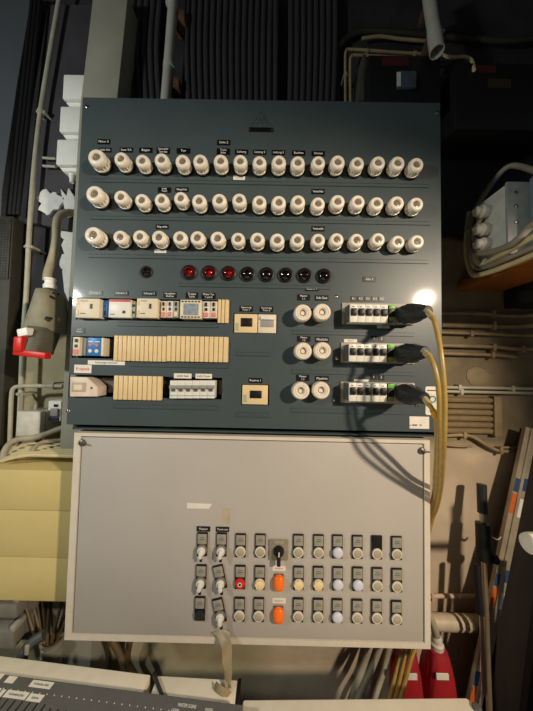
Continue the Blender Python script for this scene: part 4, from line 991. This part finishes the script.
for i, q in enumerate(((483, 262, .09), (470, 231, .135))):
    c = at(*q); tag(MB().box(c.x - .012, c.x + .012, c.y - .006, c.y + .006, c.z - .003, c.z + .003, b=.001, rot=Matrix.Rotation(-.9 if i == 0 else .1, 3, 'Y')).build('cable_tie', M_pale if i == 0 else M_dkcable), ('white cable tie on the cables at the shelf edge', 'grey cable tie on the rising loop')[i], 'cable tie')
x0, x1, z0, z1 = rectpx(505, 274, 580, 300, .12)
tb = thing('black_device', Vector(((x0 + x1) / 2, .12, z0)), 'black device mounted under the wooden shelf', 'device')
x0 = at(503, 285, .235).x
MB().box(x0, x1, .12, .235, z0, zb - .001, b=.004).build('body', M_blackbox, tb); MB().box(x0 + .004, x1, .116, .1198, z0 + .004, zb - .006, b=.001).build('front', M_black, tb)

# leaning poles at right
def lean_pole(t, name, m, a, b, r, f0, f1, parent=None):
    o = MB().tube([a.lerp(b, f0), a.lerp(b, f1)], r, n=14, smooth=0).build(name, m, parent or t); return o
A = at(481.5, 484, .19); B = atz(500.8, 1040, .001)
t = thing('tripod_stand', B, 'slim folded stand with black grip and clamp leaning on the plaster wall', 'stand')
f = lambda py: next((k / 4000 for k in range(4001) if (lambda q: (lambda d: (H / 2 - F * d.z / d.y))(RC @ (q - CAM)))(A.lerp(B, k / 4000)) >= py), 1)
lean_pole(t, 'grip', M_rubber, A, B, .0125, 0, f(513))
lean_pole(t, 'upper_tube', M_steel, A, B, .0075, f(513), f(560))
lean_pole(t, 'lower_tube', mat('brass_tinted_tube', (186, 168, 140), .32, .7, var=.1), A, B, .0068, f(552), 1)
cl = lean_pole(t, 'clamp', M_black, A, B, .0185, f(523), f(560))
c = A.lerp(B, f(557)); MB().lathe([(.012, 0), (.012, .012), (.007, .016)], c + Vector((.018, -.006, 0)), (1, -.4, 0), n=14).build('clamp_knob', M_black, cl)
c = A.lerp(B, f(535)); MB().tube([c + Vector((.015, -.005, 0)), c + Vector((.03, -.012, -.004)), c + Vector((.04, -.012, .004))], .003, n=8).build('clamp_lever', M_steel, cl)
off = Vector((-.013, -.004, 0))
MB().tube([A.lerp(B, f(562)) + off * 2.2, A.lerp(B, f(612)) + off * 1.6], .009, n=12, smooth=0).build('padded_sleeve', mat('dark_sleeve', (24, 24, 28), .6), t)
MB().tube([A.lerp(B, f(600)) + off * 1.4, A.lerp(B, f(690)) + off * 1.2], .005, n=12, smooth=0).build('folded_leg', M_steel, t)
A = at(528, 428, .213); B = atz(418.7, 960, .001)
def leaning_rail(t, A, B, w, d, m, name):
    ax = (B - A).normalized(); side = Vector((1, 0, 0)); side = (side - ax * side.dot(ax)).normalized(); nn = ax.cross(side)
    if nn.y > 0: nn = -nn
    ring = lambda q: [q + side * w / 2, q + side * w / 2 + nn * d, q - side * w / 2 + nn * d, q - side * w / 2]
    MB().loft([ring(A), ring(B)]).build(name, m, t); return ax, side, nn
t = thing('barrier_rail', B, 'dusty aluminium rail with orange and blue stickers leaning against the right wall', 'rail')
w, dd = .036, .012
ax, side, nn = leaning_rail(t, A, B, w, dd, M_alu, 'rail')
A2, B2 = A.lerp(B, .004), A.lerp(B, .998)
ring = lambda q: [q + side * (-.012) - nn * .0006, q + side * .55 - nn * .0006, q + side * .55 - nn * .012, q + side * (-.012) - nn * .012]
tag(MB().loft([ring(A2), ring(B2)]).build('added_shade_board', mat('added_dark_board', (34, 27, 21), .65, var=.25, scale=8)), 'added dark board that shades the wall behind the stickered aluminium rail', 'board')  # board added to darken the right edge and shade the wall
fr = lambda py: next((k / 4000 for k in range(4001) if (H / 2 - F * (lambda d: d.z / d.y)(RC @ (A.lerp(B, k / 4000) - CAM))) >= py), 1)
MB().loft([[A.lerp(B, q) + side * s for s in (-.004, .004)] + [A.lerp(B, q) + side * s + nn * (dd + .004) for s in (.004, -.004)] for q in (0, .999)]).build('ridge', M_alu, t)
for y0, y1, m, n, lab in ((478, 491, M_blues, 'blue_sticker', None), (493, 512, M_oranged, 'orange_sticker', None), (572, 584, M_blues, 'blue_sticker', None), (586, 603, M_oranged, 'orange_sticker', None), (668, 682, M_blues, 'blue_sticker', None), (684, 702, M_oranged, 'orange_sticker', None)):
    q0, q1 = A.lerp(B, fr(y0)), A.lerp(B, fr(y1)); s0, s1 = (-w * .48, -.005)
    MB().loft([[q + side * s0 + nn * (dd + .0002), q + side * s1 + nn * (dd + .0002), q + side * s1 + nn * (dd + .001), q + side * s0 + nn * (dd + .001)] for q in (q0, q1)]).build(n, m, t)
for y0, y1, m in ((476, 488, M_blues), (496, 514, M_paper), (566, 578, M_blues), (588, 604, M_paper)):
    q0, q1 = A.lerp(B, fr(y0)), A.lerp(B, fr(y1)); s0, s1 = (.006, w * .47)
    MB().loft([[q + side * s0 + nn * (dd + .0002), q + side * s1 + nn * (dd + .0002), q + side * s1 + nn * (dd + .001), q + side * s0 + nn * (dd + .001)] for q in (q0, q1)]).build('blue_sticker' if m is M_blues else 'paper_sticker', m, t)
A = at(541, 560, .09); B = atz(488, 985, .001)
t = thing('black_pole', B, 'black square pole leaning beside the stickered rail', 'pole')
leaning_rail(t, A, B, .017, .017, M_blackbox, 'pole')
A = at(552, 600, .04); B = atz(508, 1030, .001)
t = thing('wooden_batten', B, 'dark brown wooden batten leaning at the right edge', 'batten')
leaning_rail(t, A, B, .022, .02, mat('dark_brown_wood', (88, 62, 44), .6, var=.2, scale=20), 'batten')
# white ribbed knob of a stand at the right edge
c = at(526.5, 543.5, -.05); ex = Vector((1, .1, -.03)).normalized()
t = thing('lamp_stand', Vector((c.x + .16, -.05, 0)), 'stand with a white ribbed knob poking in at the right edge', 'stand')
MB().lathe([(.012, 0), (.019, .004), (.0205, .01), (.0205, .045), (.017, .05)], c, ex, n=32, knurl=(.009, .046, .93)).build('knob', M_white, t)
MB().tube([c + ex * .05, c + ex * .16], .009, n=12, smooth=0).tube([Vector((c.x + .16, -.05 + .016, c.z - .005 + .1)), Vector((c.x + .16, -.05 + .016, .003))], .014, n=14, smooth=0).build('post', M_blackbox, t)

# ================================================================ desk, console
DESK = 1.5 - .715
t = thing('desk', Vector((0, -.5, 0)), 'cream laminate desk standing before the cabinets', 'desk')
bl = atz(-40, 655, DESK); br = atz(470, 699, DESK)
ZB = 1.5 - .655
e0, e1, e2 = atz(243, 699, ZB), atz(467, 697, ZB), atz(479, 713, ZB)
yb = (e0.y + e1.y) / 2
MB().box(-1.0, e1.x + .02, -1.25, -.10, DESK - .03, DESK, b=.003).build('desk_top', M_desk, t)
for x in (-.95, e1.x - .03):
    for y in (-1.2, -.15): MB().box(x, x + .04, y, y + .04, 0, DESK - .0302, b=.002).build('leg', M_dgrey, t)
# cream case at the right
poly = [(e0.x, e0.y), (e1.x, e1.y), (e2.x + .004, e2.y), (e2.x + .03, -.42), (e0.x, -.42)]
t = thing('equipment_case', Vector(((e0.x + e1.x) / 2, -.3, DESK)), 'flat cream equipment case on the desk, right of the console', 'case')
MB().slab(poly, DESK + .0005, ZB, b=.004).build('body', M_desk, t)
c = atz(477, 709, ZB); MB().lathe([(.008, 0), (.008, .004), (.005, .006)], (c.x, c.y, ZB), (0, 0, 1), n=16).build('rubber_button', M_dgrey, t)
# cream cases behind the console
ZA = 1.5 - .655
a0, a1 = atz(-45, 649.5, ZA), atz(151, 674.3, ZA)
t = thing('equipment_case', Vector((a0.lerp(a1, .5).x, -.2, DESK)), 'long cream equipment case behind the console at the lower left', 'case')
n_ = Vector((a1.y - a0.y, -(a1.x - a0.x), 0)).normalized()
if n_.y > 0: n_ = -n_
MB().slab([(a0.x, a0.y), (a1.x, a1.y), tuple((a1 + n_ * .2)[:2]), tuple((a0 + n_ * .2)[:2])], DESK + .0005, ZA, b=.003).build('body', M_desk, t)
b0, b1 = atz(157.5, 675, ZA), atz(238, 679.6, ZA)
t = thing('equipment_case', Vector((b0.lerp(b1, .5).x, -.2, DESK)), 'short cream equipment case under the hanging brown tape', 'case')
MB().slab([(b0.x, b0.y), (b1.x, b1.y), (b1.x - .004, b1.y - .2), (b0.x - .004, b0.y - .2)], DESK + .0005, ZA, b=.003).build('body', M_desk, t)
MB().box(b1.x + .0005, b1.x + .007, b1.y - .2, b1.y + .001, DESK + .001, ZA + .002, b=.001).build('black_end_cap', M_black, t)
q0, q1 = atz(154, 676, ZA), atz(163, 700, ZA)
tag(MB().tube([q0 + Vector((0, .02, -.03)), q0 + Vector((.0, 0, .003)), q1 + Vector((0, 0, .004))], .0035, n=8).build('black_lead', M_rubber), 'thin black lead lying between the two cream cases', 'lead')
# the console
ZK = ZA + .03
k0, k1 = atz(-45, 667.5, ZK), atz(243, 704.5, ZK)
ux = (k1 - k0).normalized(); vy = Vector((ux.y, -ux.x, 0))
if vy.y > 0: vy = -vy
t = thing('lighting_console', Vector((k0.lerp(k1, .5).x, -.3, ZA)), 'grey lighting console with white labels and fader slots in the lower left corner', 'console')
dep = .24
MB().slab([tuple(k0[:2]), tuple(k1[:2]), tuple((k1 + vy * dep)[:2]), tuple((k0 + vy * dep)[:2])], ZA + .0008, ZK, b=.002).build('body', M_console, t)
def cons(px, py): return atz(px, py, ZK)
def on_console(name, m, p, du, dv, h=.0006):
    q = [p, p + ux * du, p + ux * du + vy * dv, p + vy * dv]
    return MB().slab([tuple(v[:2]) for v in q], ZK + .0001, ZK + h).build(name, m, t)
for (px, py, w_, d_) in ((-2, 673.5, 7, .011), (9.5, 676, 8.5, .011), (33.5, 680, 21, .011), (-3, 688, 5, .011), (3, 689.5, 3.6, .011), (8.5, 690, 21.5, .011), (31, 693.5, 14, .011)):
    p0 = cons(px, py); p1 = cons(px + w_, py + w_ * .13); o = on_console('paper_label', M_paper, p0, (p1 - p0).length, d_)
    if w_ > 10:
        ang = math.atan2(ux.y, ux.x); lettering('Szene' if w_ < 20 else 'Vorbuehne links', p0.lerp(p1, .5) + vy * d_ * .5 + Vector((0, 0, .0007)), .006, M_textd, o, (p1 - p0).length * .7, normal='z', lean=ang, yoff=.0)
p = cons(-6, 696); step = (cons(100, 708.5) - cons(0, 696.5)).length / 13.2
for k in range(34):
    q = p + ux * step * k
    if (q - p).length > (k1 - p).length - .02: break
    on_console('fader_slot', M_black, q + vy * (.002 if k < 8 else .006 if k < 20 else .012), .0026, .1, .0005)
    o = MB().lathe([(.0010, 0), (.0010, .0006), (.0004, .001)], q - vy * .012 + ux * .006 + Vector((0, 0, ZK - q.z + .0001)), (0, 0, 1), n=8).build('signal_lamp', M_white, t)
ang = math.atan2(ux.y, ux.x)
c = cons(187, 706); lettering('MASTER SCENE', Vector((c.x, c.y, ZK + .0002)), .007, M_text, t, .034, normal='z', lean=ang, yoff=0, name='printed_title')
c = cons(175.5, 710.5); lettering('LEVEL', Vector((c.x, c.y, ZK + .0002)), .006, M_text, t, .02, normal='z', lean=ang, yoff=0, name='printed_caption')
c = cons(209, 710); lettering('FADE', Vector((c.x, c.y, ZK + .0002)), .006, M_text, t, .02, normal='z', lean=ang, yoff=0, name='printed_caption')

# ================================================================ light
def light(name, kind, loc, power, col, size, target=None, angle=None, blend=None):
    l = bpy.data.lights.new(name, kind); l.energy = power; l.color = col; l.shadow_soft_size = size
    o = bpy.data.objects.new(name, l); COL.objects.link(o); o.location = loc
    if target is not None: o.rotation_euler = (Vector(target) - Vector(loc)).to_track_quat('-Z', 'Y').to_euler()
    if angle: l.spot_size = angle; l.spot_blend = blend
    return o
def mirrored(px, py, t):
    q = at(px, py, 0); d = q - CAM; d.y = -d.y; return q + d * (t / abs(d.y))
RL, LL = mirrored(424, 299, 1.3), mirrored(71, 297, .78)
light('right_lamp', 'SPOT', RL, 120, (1, .81, .605), .042, (-.2, 0, 1.02), math.radians(67), .5)
light('left_lamp', 'POINT', LL, 25, (.97, 1, .93), .04)
w = bpy.data.worlds.new('world'); sc.world = w; w.use_nodes = True
bg = w.node_tree.nodes['Background']; bg.inputs[0].default_value = (.9, .95, 1, 1); bg.inputs[1].default_value = .06
sc.view_settings.view_transform = 'Standard'; sc.view_settings.look = 'None'; sc.view_settings.gamma = 1; sc.view_settings.use_curve_mapping = False
sc.view_settings.exposure = 0
